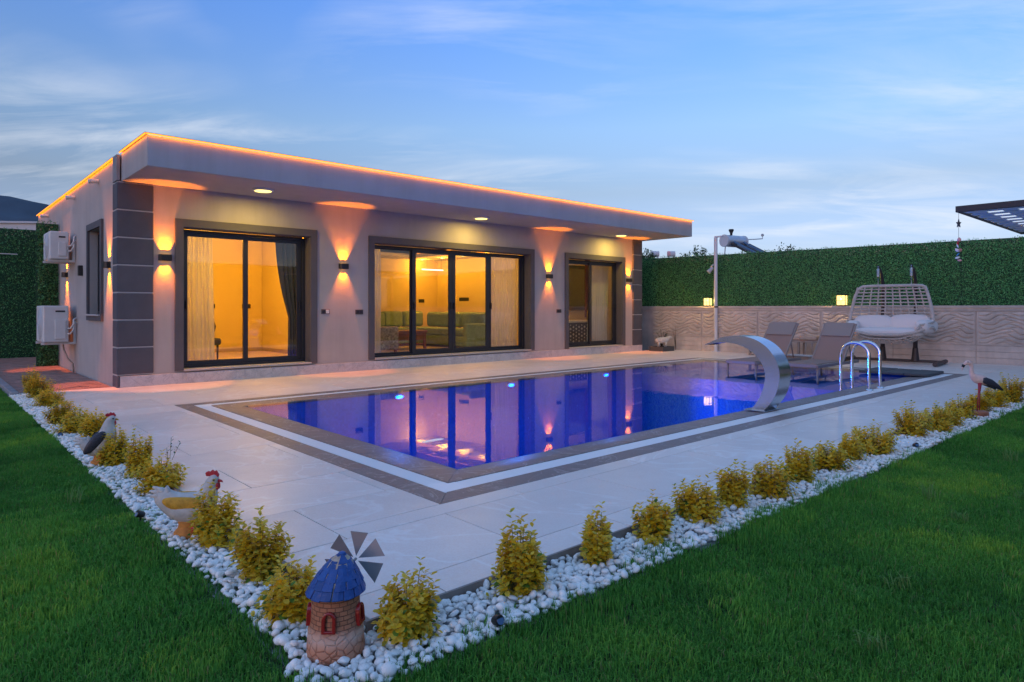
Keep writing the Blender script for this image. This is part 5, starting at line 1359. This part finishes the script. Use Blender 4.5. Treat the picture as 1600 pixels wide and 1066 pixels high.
dm = o.modifiers.new('wool', 'DISPLACE'); tx = bpy.data.textures.new('wool', 'CLOUDS'); tx.noise_scale = 0.035; dm.texture = tx; dm.strength = 0.02; sbm = o.modifiers.new('s', 'SUBSURF'); sbm.levels = sbm.render_levels = 2
o.modifiers.move(1, 0)
for (lx, ly) in ((-0.11, -0.05), (-0.11, 0.05), (0.09, -0.05), (0.09, 0.05)):
    q = MB(); q.tube([(lx, ly, 0.15), (lx, ly, 0.07), (lx, ly, 0.0)], [0.034, 0.024, 0.026], 8); q.build('leg', 'resin_white', shp, world=False, smooth=True)
for s_ in (-1, 1):
    q = MB(); q.ball((0.215, s_ * 0.052, 0.302), 0.022, 8, 6, (0.6, 1.3, 0.5)); q.build('ear', 'resin_white', shp, world=False, smooth=True)
def sprig_plant(name, lb, loc, h, n, spread, seed, col, leaf=0.10):
    rg = np.random.default_rng(seed); t = thing(name, lb, 'plant', loc); q = MB(); V = []; F = []; C = []
    for k in range(n):
        a = rg.random() * 6.28; r = spread * rg.uniform(0.3, 1); e = Vector((r * math.cos(a), r * math.sin(a), h * rg.uniform(0.6, 1.0)))
        q.tube([(0, 0, 0), e * 0.5 + Vector((0, 0, 0.04)), e], [0.006, 0.005, 0.002], 5)
        for m_ in range(9):
            f_ = 0.35 + 0.65 * m_ / 8; p_ = e * f_; aa = a + rg.normal(0, 1.2); d = Vector((math.cos(aa), math.sin(aa), rg.uniform(-0.1, 0.7))).normalized(); s_ = d.cross(Vector((0, 0, 1))).normalized(); ln = leaf * rg.uniform(0.6, 1.1)
            b_ = len(V); V += [p_[:], (p_ + d * ln * 0.5 + s_ * ln * 0.2)[:], (p_ + d * ln - Vector((0, 0, ln * 0.15)))[:], (p_ + d * ln * 0.5 - s_ * ln * 0.2)[:]]; F.append((b_, b_ + 1, b_ + 2, b_ + 3)); cc = np.array(col) * rg.uniform(0.6, 1.4); C += [cc] * 4
    q.build('stem', 'bark', t, smooth=True, world=False); tag(np_mesh('foliage', V, F, 'leaf_green', t, col=np.array(C)), kind='stuff')
sprig_plant('potted_shrub', 'dark green leafy shrub growing behind the sheep figurine', (15.74, 11.02, 0.10), 0.52, 12, 0.24, 21, (0.045, 0.10, 0.035))
p = wallpt(10.9, 0.25, 0); sprig_plant('bare_shrub', 'thin leafless looking shrub against the wall near the sheep', (p.x, p.y, 0), 0.75, 4, 0.10, 22, (0.10, 0.09, 0.05), 0.03)

# ------------------------------------------------------------------ garden figurines
def poultry(name, lb, loc, rz, sc, kind):
    t = thing(name, lb, 'figurine', loc, rz); t.scale = (sc,) * 3
    b_ = MB()
    if kind == 'hen':
        rings = [(-0.175, 0.245, 0.010, 0.030), (-0.165, 0.235, 0.024, 0.052), (-0.130, 0.205, 0.042, 0.062), (-0.085, 0.175, 0.066, 0.072), (-0.03, 0.155, 0.083, 0.088), (0.03, 0.155, 0.085, 0.092), (0.075, 0.175, 0.074, 0.086), (0.100, 0.215, 0.056, 0.066), (0.112, 0.255, 0.042, 0.048), (0.120, 0.285, 0.034, 0.037), (0.130, 0.308, 0.033, 0.034), (0.145, 0.326, 0.029, 0.027), (0.160, 0.334, 0.016, 0.014)]
        bodym, wingm = 'resin_white', 'resin_ochre'
    else:
        rings = [(-0.135, 0.235, 0.010, 0.022), (-0.125, 0.205, 0.026, 0.040), (-0.105, 0.165, 0.046, 0.056), (-0.070, 0.135, 0.068, 0.066), (-0.025, 0.135, 0.082, 0.078), (0.012, 0.160, 0.086, 0.082), (0.032, 0.205, 0.080, 0.080), (0.042, 0.250, 0.066, 0.068), (0.048, 0.295, 0.052, 0.054), (0.054, 0.335, 0.040, 0.042), (0.064, 0.364, 0.034, 0.035), (0.080, 0.382, 0.029, 0.027), (0.096, 0.388, 0.015, 0.014)]
        bodym, wingm = 'resin_white', 'resin_black'
    o = b_.loft(rings, 18).build('body', bodym, t, smooth=True, world=False, subsurf=1)
    hx, hz = rings[-3][0], rings[-3][1]
    for s_ in (-1, 1):
        w_ = MB()
        if kind == 'hen': w_.loft([(-0.125, 0.215, 0.004, 0.010), (-0.095, 0.205, 0.016, 0.030), (-0.04, 0.193, 0.024, 0.042), (0.03, 0.190, 0.024, 0.044), (0.075, 0.195, 0.016, 0.034), (0.095, 0.20, 0.004, 0.012)], 12)
        else: w_.loft([(-0.120, 0.105, 0.004, 0.012), (-0.095, 0.135, 0.014, 0.032), (-0.055, 0.180, 0.022, 0.048), (-0.012, 0.228, 0.020, 0.046), (0.012, 0.262, 0.012, 0.030), (0.022, 0.280, 0.004, 0.010)], 12)
        w_ = w_.build('wing', wingm, t, smooth=True, world=False, subsurf=1); w_.location = (0.0, s_ * (0.060 if kind == 'hen' else 0.066), 0.0)
        e_ = MB(); e_.ball((hx + 0.018, s_ * 0.029, hz + 0.010), 0.0065, 8, 6); e_.build('eye', 'black_metal', t, smooth=True, world=False)
    # scalloped comb
    cp = [(-0.035, -0.004), (-0.040, 0.016), (-0.022, 0.026), (-0.015, 0.019), (0.0, 0.034), (0.010, 0.022), (0.022, 0.030), (0.030, 0.014), (0.038, 0.004), (0.030, -0.012), (0.0, -0.004)]
    c_ = MB(); c_.prism([(hx + u * 1.0, hz + 0.030 + v) for u, v in cp], 1, -0.009, 0.009); c_.build('comb', 'comb_red', t, world=False, bevel=0.005)
    for s_ in (-1, 1):
        q = MB(); q.ball((hx + 0.030, s_ * 0.010, hz - 0.030), 0.014, 8, 6, (0.7, 0.6, 1.5)); q.build('wattle', 'comb_red', t, smooth=True, world=False)
    q = MB(); q.tube([(hx + 0.025, 0, hz + 0.002), (hx + 0.050, 0, hz - 0.003), (hx + 0.058, 0, hz - 0.010)], [0.012, 0.006, 0.001], 8); q.build('beak', 'comb_red' if kind == 'hen' else 'resin_ochre', t, smooth=True, world=False)
    # tail plumes
    tp = MB()
    x0, z0 = rings[2][0], rings[2][1]
    for k in range(7):
        a_ = R(150 - 14 * k); l_ = 0.085 + 0.02 * math.sin(k)
        tp.tube([(x0, 0, z0), (x0 + l_ * 0.6 * math.cos(a_), (k % 3 - 1) * 0.008, z0 + l_ * 0.6 * math.sin(a_)), (x0 + l_ * math.cos(a_ + 0.3), (k % 3 - 1) * 0.010, z0 + l_ * math.sin(a_ + 0.3))], [0.018, 0.017, 0.006], 8)
    tp.build('tail', 'resin_white', t, smooth=True, world=False)
    bs = MB(); bs.lathe([(0.078, 0.0), (0.083, 0.012), (0.078, 0.03), (0.062, 0.045), (0.055, 0.065), (0.060, 0.085), (0.05, 0.10)], 18); bs.build('base', 'resin_orange', t, smooth=True, world=False)
    if kind == 'hen':
        q = MB(); q.ball((0.055, -0.045, 0.055), 0.026, 10, 7); q.build('flower', 'comb_red', t, smooth=True, world=False)
        q = MB(); q.ball((0.055, 0.045, 0.055), 0.026, 10, 7); q.build('flower', 'comb_red', t, smooth=True, world=False)
    return t
poultry('rooster_figurine', 'white rooster figurine with speckled black wing among the far left shrubs', (1.10, 6.05, -0.035), R(-14), 0.96, 'cock')
poultry('hen_figurine', 'white hen figurine with ochre wing and red comb on the pebbles', (1.11, 3.84, -0.035), R(-40), 0.96, 'hen')

# stork
sk_ = thing('stork_figurine', 'pink and white stork figurine on thin red legs in the right shrub row', 'figurine', (8.95, 1.98, -0.03), R(-42 + 180))
sk_.scale = (0.92,) * 3
b_ = MB(); b_.loft([(-0.17, 0.395, 0.010, 0.010), (-0.13, 0.415, 0.035, 0.032), (-0.06, 0.445, 0.062, 0.060), (0.0, 0.462, 0.070, 0.068), (0.05, 0.478, 0.058, 0.056), (0.085, 0.51, 0.036, 0.036), (0.098, 0.55, 0.024, 0.025), (0.094, 0.595, 0.020, 0.021), (0.096, 0.635, 0.021, 0.022), (0.118, 0.668, 0.028, 0.030), (0.150, 0.672, 0.030, 0.030), (0.175, 0.655, 0.022, 0.022), (0.188, 0.64, 0.010, 0.010)], 16)
b_.build('body', 'resin_pink', sk_, smooth=True, world=False, subsurf=1)
q = MB(); q.tube([(0.175, 0, 0.652), (0.205, 0, 0.615), (0.212, 0, 0.565)], [0.017, 0.013, 0.003], 8); q.build('beak', 'resin_pink', sk_, smooth=True, world=False)
q = MB(); q.tube([(0.190, 0, 0.640), (0.206, 0, 0.612)], [0.0185, 0.0155], 10); q.build('beak_band', 'black_metal', sk_, smooth=True, world=False)
for s_ in (-1, 1):
    q = MB(); q.ball((0.158, s_ * 0.028, 0.678), 0.006, 8, 6); q.build('eye', 'black_metal', sk_, smooth=True, world=False)
    q = MB(); q.loft([(-0.25, 0.335, 0.004, 0.012), (-0.19, 0.375, 0.010, 0.028), (-0.10, 0.425, 0.014, 0.045), (-0.03, 0.455, 0.012, 0.040), (0.01, 0.47, 0.004, 0.012)], 12); o = q.build('wing', 'resin_black', sk_, smooth=True, world=False); o.location = (0, s_ * 0.058, 0)
    q = MB(); q.tube([(-0.01 + s_ * 0.022, s_ * 0.03, 0.42), (0.0 + s_ * 0.03, s_ * 0.03, 0.30), (0.012 + s_ * 0.035, s_ * 0.03, 0.06)], [0.022, 0.0065, 0.006], 8); q.build('leg', 'stork_red', sk_, smooth=True, world=False)
MB().lathe([(0.085, 0.0), (0.10, 0.02), (0.10, 0.06), (0.085, 0.075)], 18).build('base', 'terracotta', sk_, smooth='auto', world=False)

# windmill
wmx, wmy, wmz = 1.125, 2.185, -0.035
wmm = thing('windmill_figurine', 'garden windmill figurine with brick tower, red arched windows and blue shingle roof', 'figurine', (wmx, wmy, wmz), R(-42.2))
tw = MB(); prof = [(0.098, 0.0), (0.103, 0.01), (0.100, 0.05), (0.097, 0.095), (0.092, 0.108), (0.088, 0.13), (0.085, 0.18), (0.083, 0.232)]
tw.lathe(prof, 40)
def brickmat():
    m = bpy.data.materials.new('tower_brick'); m.use_nodes = True; nt = m.node_tree; b = nt.nodes['Principled BSDF']
    tcn = nt.nodes.new('ShaderNodeTexCoord'); sp_ = nt.nodes.new('ShaderNodeSeparateXYZ'); L(nt, tcn.outputs['Object'], sp_.inputs[0])
    an = MATH(nt, 'ARCTAN2', sp_.outputs[1], sp_.outputs[0]); cb = nt.nodes.new('ShaderNodeCombineXYZ'); L(nt, MATH(nt, 'MULTIPLY', an, 0.09), cb.inputs[0]); L(nt, sp_.outputs[2], cb.inputs[1])
    br = nt.nodes.new('ShaderNodeTexBrick'); L(nt, cb.outputs[0], br.inputs['Vector']); br.inputs['Scale'].default_value = 1.0
    br.inputs['Brick Width'].default_value = 0.030; br.inputs['Row Height'].default_value = 0.016; br.inputs['Mortar Size'].default_value = 0.0016; br.inputs['Mortar Smooth'].default_value = 0.3
    br.inputs['Color1'].default_value = (0.40, 0.15, 0.075, 1); br.inputs['Color2'].default_value = (0.50, 0.21, 0.115, 1); br.inputs['Mortar'].default_value = (0.20, 0.08, 0.045, 1)
    vo = nt.nodes.new('ShaderNodeTexVoronoi'); vo.feature = 'DISTANCE_TO_EDGE'; vo.inputs['Scale'].default_value = 34; L(nt, cb.outputs[0], vo.inputs['Vector'])
    low = MIX(nt, RAMP(nt, vo.outputs['Distance'], [(0.0, 0.0), (0.10, 1.0)]), (0.36, 0.12, 0.055), (0.60, 0.27, 0.16))
    nz = NOISE(nt, tcn.outputs['Object'], 20, 4, 0.6)
    edge = MATH(nt, 'ADD', sp_.outputs[2], MATH(nt, 'MULTIPLY', nz, 0.03))
    f_ = RAMP(nt, edge, [(0.112, 0.0), (0.120, 1.0)])
    c_ = MIX(nt, f_, low, br.outputs['Color'])
    pale = RAMP(nt, MATH(nt, 'ABSOLUTE', MATH(nt, 'SUBTRACT', edge, 0.095)), [(0.0, 0.75), (0.035, 0.0)])
    c_ = MIX(nt, pale, c_, (0.70, 0.50, 0.41))
    L(nt, c_, b.inputs['Base Color']); b.inputs['Roughness'].default_value = 0.6
    bn = nt.nodes.new('ShaderNodeBump'); bn.inputs['Strength'].default_value = 0.9; bn.inputs['Distance'].default_value = 0.003
    hgt = MIX(nt, f_, RAMP(nt, vo.outputs['Distance'], [(0.0, 0.0), (0.12, 1.0)]), RAMP(nt, br.outputs['Fac'], [(0.0, 1.0), (1.0, 0.0)]))
    L(nt, hgt, bn.inputs['Height']); L(nt, bn.outputs[0], b.inputs['Normal'])
    return m
tw.build('tower', brickmat(), wmm, smooth='auto', world=False)
mat('roof_blue', (0.012, 0.055, 0.24), 0.42, var=0.45, vscale=30, bump=0.4, bscale=60, color2=(0.02, 0.09, 0.33), rand=0.2)
mat('roof_worn', (0.45, 0.36, 0.28), 0.8, var=0.3, vscale=40)
cone = MB(); cone.lathe([(0.094, 0.218), (0.096, 0.226), (0.070, 0.285), (0.042, 0.328), (0.02, 0.347), (0.004, 0.352)], 30)
LEAN = 0.16
cone.v = [(x_ + max(0, z_ - 0.225) * LEAN, y_, z_) for x_, y_, z_ in cone.v]
rf = cone.build('roof', 'roof_worn', wmm, smooth=True, world=False)
rows = [(0.100, 0.224, 0.0835, 0.262, 15), (0.0875, 0.252, 0.069, 0.290, 13), (0.073, 0.279, 0.052, 0.316, 11), (0.056, 0.304, 0.034, 0.337, 8), (0.038, 0.327, 0.012, 0.353, 6)]
for ri_, (r0, z0, r1, z1, n_) in enumerate(rows):
    for k in range(n_):
        a0 = 2 * PI * (k + 0.5 * (ri_ % 2)) / n_ + random.uniform(-0.03, 0.03); w_ = 2 * PI / n_ * 0.46
        q = MB(); vs = []
        for (r_, z_, sc_) in ((r0 + 0.006, z0 + random.uniform(-0.004, 0.002), 1.0), (r1 + 0.001, z1, 1.0)):
            for da in (-w_, 0, w_):
                rr = r_ * (1.0 if da else 1.015)
                vs.append((rr * math.cos(a0 + da) + max(0, z_ - 0.225) * LEAN, rr * math.sin(a0 + da), z_))
        vi = [(x_ * 0.94, y_ * 0.94, z_ - 0.004) for x_, y_, z_ in vs]
        q.add(vs + vi, [(0, 1, 4, 3), (1, 2, 5, 4), (0, 6, 7, 1), (1, 7, 8, 2), (2, 8, 11, 5), (0, 3, 9, 6), (3, 4, 10, 9), (4, 5, 11, 10)])
        q.build('shingle', 'roof_blue', rf, world=False, bevel=0.0015, seg=1)
q = MB(); q.ball((0.022, 0, 0.352), 0.014, 10, 7, (1, 1, 0.6)); q.build('roof_cap', 'roof_blue', wmm, smooth=True, world=False)
for ang in (-90, -172, -8):
    q = MB(); W_ = 0.025; H_ = 0.074
    op = [(-W_, 0), (W_, 0)] + [(W_ * math.cos(a_), H_ * 0.62 + W_ * 1.1 * math.sin(a_)) for a_ in np.linspace(0, PI, 9)]
    ip = [(u * 0.50, 0.010 + v * 0.74) for u, v in op]
    n_ = len(op); vs = [(u, -0.012, v) for u, v in op] + [(u, -0.012, v) for u, v in ip] + [(u, 0.012, v) for u, v in op] + [(u, 0.004, v) for u, v in ip]
    fs = []
    for i in range(n_):
        j = (i + 1) % n_; fs += [(i, j, n_ + j, n_ + i), (i, 2*n_ + i, 2*n_ + j, j), (n_ + i, n_ + j, 3*n_ + j, 3*n_ + i)]
    fs.append(tuple(3 * n_ + i for i in range(n_)))
    q.add(vs, fs); o = q.build('window', 'red_gloss', wmm, world=False, bevel=0.003)
    o.location = (0.090 * math.cos(R(ang)), 0.090 * math.sin(R(ang)), 0.108); o.rotation_euler = (R(-4), 0, R(ang + 90))
hub = Vector((0.046, 0.105, 0.292))
q = MB(); q.cyl(hub + Vector((-0.01, -0.075, 0.0)), hub + Vector((0, 0.004, 0)), 0.005, n=8); q.build('axle', 'metal_blade', wmm, world=False)
for k, a_ in enumerate((20, 76, 133, 190, 248, 323)):
    a = R(a_ + 5); d_ = Vector((math.cos(a), 0, math.sin(a))); s_ = Vector((-math.sin(a), 0, math.cos(a)))
    p0 = hub + d_ * 0.012; L1 = 0.105; tw_ = Vector((0, 0.010, 0))
    q = MB(); e0 = hub + d_ * L1 * 0.93 + s_ * 0.037 + tw_; e1 = hub + d_ * L1 * 1.03 - s_ * 0.033 - tw_
    n_ = Vector((0, 0.0012, 0)); q.add([p0 + n_, e0 + n_, e1 + n_, p0 - n_, e0 - n_, e1 - n_], [(0, 1, 2), (5, 4, 3), (0, 3, 4, 1), (1, 4, 5, 2), (2, 5, 3, 0)])
    q.build('blade', 'metal_blade', wmm, world=False)

# ------------------------------------------------------------------ golden shrubs along the bed
def shrub(lb, x, y, h, w, seed, flat=0.0, green=0.25, sprig=False, leafs=1.0, tall=0):
    rg = np.random.default_rng(seed); t = thing('golden_shrub', lb, 'shrub', (x, y, -0.05), group='golden variegated shrubs along the pebble bed')
    V = []; F = []; C = []; st = MB(); hw = w / 2
    nsh = int(80 + 215 * w * h / 0.1 * 0.28)
    tips = []
    for k in range(nsh):
        a = rg.random() * 6.283; el = rg.random() ** 0.8
        bulge = 0.82 + 0.30 * math.sin(2 * a + seed) * math.sin(3 * el + seed * 1.7); rr = hw * bulge * math.sqrt(max(0, 1 - (el * 0.88) ** 5.0)) * rg.uniform(0.5, 1.0); zz = h * (0.07 + 0.74 * el) * rg.uniform(0.85, 1.02)
        tips.append((Vector((rr * math.cos(a), rr * math.sin(a), zz)), el))
    for k in range(max(4, int(5 * w / 0.25)) + tall): # leaders that stand above the mass
        a = rg.random() * 6.283; r_ = hw * rg.uniform(0.05, 0.55); tips.append((Vector((r_ * math.cos(a), r_ * math.sin(a), h * (rg.uniform(0.70, 0.88) if k > 1 + tall else rg.uniform(0.90, 1.02)))), 1.0))
    for ti, (tip, el) in enumerate(tips):
        base = Vector((rg.normal(0, 0.012), rg.normal(0, 0.012), 0.0)); mid = Vector((tip.x * 0.62, tip.y * 0.62, tip.z * 0.5))
        st.tube([base, mid, mid.lerp(tip, 0.72)], [0.004, 0.0026, 0.0012], 4)
        ax = (tip - mid).normalized()
        ax = (ax + Vector((0, 0, 0.5))).normalized()
        young = min(1, max(0, 0.25 + 0.75 * el + rg.normal(0, 0.16)))
        npair = 7 if el >= 1.0 else (5 if el > 0.4 else 4); leafy = 0.10 if el >= 1.0 else 0.058
        e1 = ax.cross(Vector((0.3, 0.9, 0.1))).normalized(); e2 = ax.cross(e1)
        for pi_ in range(npair):
            f_ = pi_ / (npair - 1); pos = tip - ax * (leafy * (1 - f_)) * (0.7 + 0.6 * (h / 0.3))
            for s_ in (0, 1):
                th = pi_ * PI / 2 + s_ * PI + rg.normal(0, 0.35); out = (e1 * math.cos(th) + e2 * math.sin(th))
                d = (out * (1.0 - 0.25 * f_) + ax * (0.12 + 0.45 * f_) + Vector((0, 0, -0.10 * (1 - f_)))).normalized()
                ln = rg.uniform(0.024, 0.040) * (1.1 - 0.3 * f_) * leafs; wd = ln * rg.uniform(0.26, 0.34)
                sd = d.cross(ax); sd = sd.normalized() if sd.length > 1e-3 else e1; nn = sd.cross(d)
                b0 = len(V); fold = ln * 0.07
                V += [pos[:], (pos + d * ln * 0.33 + sd * wd + nn * fold)[:], (pos + d * ln * 0.36)[:], (pos + d * ln * 0.33 - sd * wd + nn * fold)[:],
                      (pos + d * ln * 0.72 + sd * wd * 0.92 + nn * fold * 0.4 - nn * ln * 0.05)[:], (pos + d * ln * 0.72 - nn * ln * 0.03)[:], (pos + d * ln * 0.72 - sd * wd * 0.92 + nn * fold * 0.4 - nn * ln * 0.05)[:], (pos + d * ln * 0.96 - nn * ln * 0.10)[:]]
                F += [(b0, b0+1, b0+2), (b0, b0+2, b0+3), (b0+1, b0+4, b0+5), (b0+1, b0+5, b0+2), (b0+2, b0+5, b0+6), (b0+2, b0+6, b0+3), (b0+4, b0+7, b0+5), (b0+5, b0+7, b0+6)]
                yel = (np.array([1.0, 0.62, 0.02]) if rg.random() < 0.6 else np.array([1.0, 0.76, 0.10])) * rg.uniform(0.94, 1.0); yg = np.array([0.80, 0.55, 0.05]); grn = np.array([0.13, 0.27, 0.045]) * rg.uniform(0.7, 1.3)
                g_ = min(1, max(0, (1 - young) * 0.6 + green * 0.6 * rg.random()))
                edge = yel * (1 - 0.55 * g_) + yg * 0.55 * g_; mid_c = edge * (1 - 0.85 * min(1, g_ * 1.5)) + grn * 0.85 * min(1, g_ * 1.5)
                if rg.random() < 0.10 * (1.15 - el): edge = mid_c = grn
                elif rg.random() < 0.22: mid_c = grn * 0.65 + edge * 0.35
                C += [mid_c, edge, mid_c, edge, edge, mid_c * 0.6 + edge * 0.4, edge, edge]
    if sprig:
        for k in range(3):
            b_ = Vector((rg.normal(0, 0.02) + hw * 0.3, rg.normal(0, 0.02), h * 0.8)); tp = b_ + Vector((rg.normal(0.02, 0.02), rg.normal(0, 0.02), 0.085 + 0.03 * k)); st.tube([b_, tp], 0.0015, 4)
            for q_ in range(5):
                pos = b_.lerp(tp, 0.35 + 0.16 * q_); th = rg.random() * 6.28; d = Vector((math.cos(th), math.sin(th), 0.8)).normalized(); sd = d.cross(Vector((0, 0, 1))).normalized(); ln = 0.026
                b0 = len(V); V += [pos[:], (pos + d * ln * 0.5 + sd * ln * 0.22)[:], (pos + d * ln)[:], (pos + d * ln * 0.5 - sd * ln * 0.22)[:]]; F += [(b0, b0+1, b0+2), (b0, b0+2, b0+3)]; C += [np.array([0.035, 0.10, 0.035])] * 4
    st.build('stems', 'shrub_stem', t, world=False)
    tag(np_mesh('foliage', V, F, 'leaf_golden', t, col=np.array(C)), kind='stuff')
SH = [
 (1.25, 11.70, .44, .24, 'slim upright golden shrub at the far end of the left row by the path', {}),
 (1.27, 11.05, .36, .30, 'golden shrub second from the far end of the left row', {}),
 (1.26, 10.05, .27, .36, 'low wide golden shrub third from the far end of the left row', {}),
 (1.16, 8.42, .32, .27, 'greenish golden shrub fourth from the far end of the left row', {'green': .5}),
 (1.20, 7.72, .30, .34, 'golden shrub just before the rooster on its far side', {}),
 (1.27, 7.25, .34, .26, 'golden shrub partly hidden behind the rooster head', {}),
 (1.17, 5.93, .35, .24, 'golden shrub touching the near side of the rooster', {'green': .45}),
 (1.22, 5.42, .36, .23, 'golden shrub second on the near side of the rooster', {}),
 (1.21, 4.86, .28, .32, 'golden shrub with a dark green sprig behind the hen tail', {'sprig': True}),
 (1.165, 3.58, .33, .28, 'tall pointed golden shrub in front of the hen', {'tall': 3}),
 (1.175, 3.00, .32, .25, 'dense greenish golden shrub between the hen and the windmill', {'green': .55}),
 (1.115, 2.53, .28, .22, 'golden shrub half hidden behind the left side of the windmill', {}),
 (1.395, 2.115, .265, .23, 'rounded golden shrub just right of the windmill', {'green': .3}),
 (1.95, 2.095, .335, .23, 'large dense golden shrub second to the right of the windmill', {'green': .6, 'tall': 2}),
 (2.46, 2.105, .29, .175, 'slim golden shrub third to the right of the windmill', {}),
 (2.94, 2.115, .235, .21, 'golden shrub with one long green leaf, fourth right of the windmill', {}),
 (3.38, 2.13, .265, .255, 'golden shrub fifth to the right of the windmill', {}),
 (3.79, 2.12, .28, .22, 'golden shrub sixth to the right of the windmill with thin shoots', {'tall': 2}),
 (4.16, 2.06, .29, .24, 'golden shrub seventh to the right of the windmill', {'tall': 2, 'green': .4}),
 (4.68, 2.12, .28, .23, 'golden shrub eighth to the right of the windmill', {}),
 (5.17, 2.11, .25, .25, 'golden shrub ninth to the right of the windmill', {'green': .45}),
 (5.63, 2.12, .26, .20, 'narrow golden shrub tenth to the right of the windmill', {}),
 (6.07, 2.09, .25, .34, 'wide low golden shrub before the small black spotlight on the right', {'tall': 1}),
 (7.15, 2.13, .33, .30, 'golden shrub just beyond the black spotlight on the right', {'tall': 2}),
 (7.66, 2.07, .29, .30, 'golden shrub second beyond the black spotlight on the right', {}),
 (8.06, 2.05, .22, .24, 'low golden shrub third beyond the black spotlight on the right', {}),
 (8.70, 2.10, .27, .28, 'golden shrub just left of the stork', {'tall': 1}),
 (9.35, 2.08, .27, .28, 'golden shrub just right of the stork', {}),
 (9.95, 2.05, .30, .30, 'golden shrub second to the right of the stork', {}),
 (10.6, 2.00, .38, .34, 'tall golden shrub at the right edge of the picture', {'tall': 2}),
]
for i, (x, y, h_, w_, lb, kw) in enumerate(SH):
    shrub(lb, x, y, h_ * random.uniform(0.94, 1.10) + 0.015, w_ * random.uniform(1.12, 1.32) * (1.12 if x > 4 else 1.0), 300 + i, **kw)
# one long dark leaf pair on the fourth shrub
# ------------------------------------------------------------------ small black garden spotlights in the bed
for (x, y, lb) in ((0.975, 4.30, 'small black spotlight on the pebbles by the hen'), (1.03, 7.52, 'small black spotlight on the pebbles beyond the rooster'), (1.66, 1.915, 'small black spotlight at the lawn edge below the second right shrub'), (6.50, 1.905, 'small black spotlight on the pebbles in the right row')):
    t = thing('garden_spotlight', lb, 'spotlight', (x, y, -0.025), random.uniform(0, 6), group='black spotlights in the pebble bed'); t.scale = (0.8,) * 3
    q = MB(); q.cyl((0, 0, -0.03), (0, 0, 0.02), 0.006, n=8); q.build('spike', 'black_metal', t, world=False)
    q = MB(); q.tube([(-0.028, 0, 0.022), (-0.018, 0, 0.026), (0.02, 0, 0.04), (0.024, 0, 0.041)], [0.016, 0.022, 0.026, 0.024], 16); q.build('head', 'black_metal', t, world=False, smooth='auto')
    q = MB(); q.tube([(0.0245, 0, 0.0412), (0.026, 0, 0.042)], [0.021, 0.020], 14); q.build('lens', 'solar_glass', t, world=False, smooth='auto')
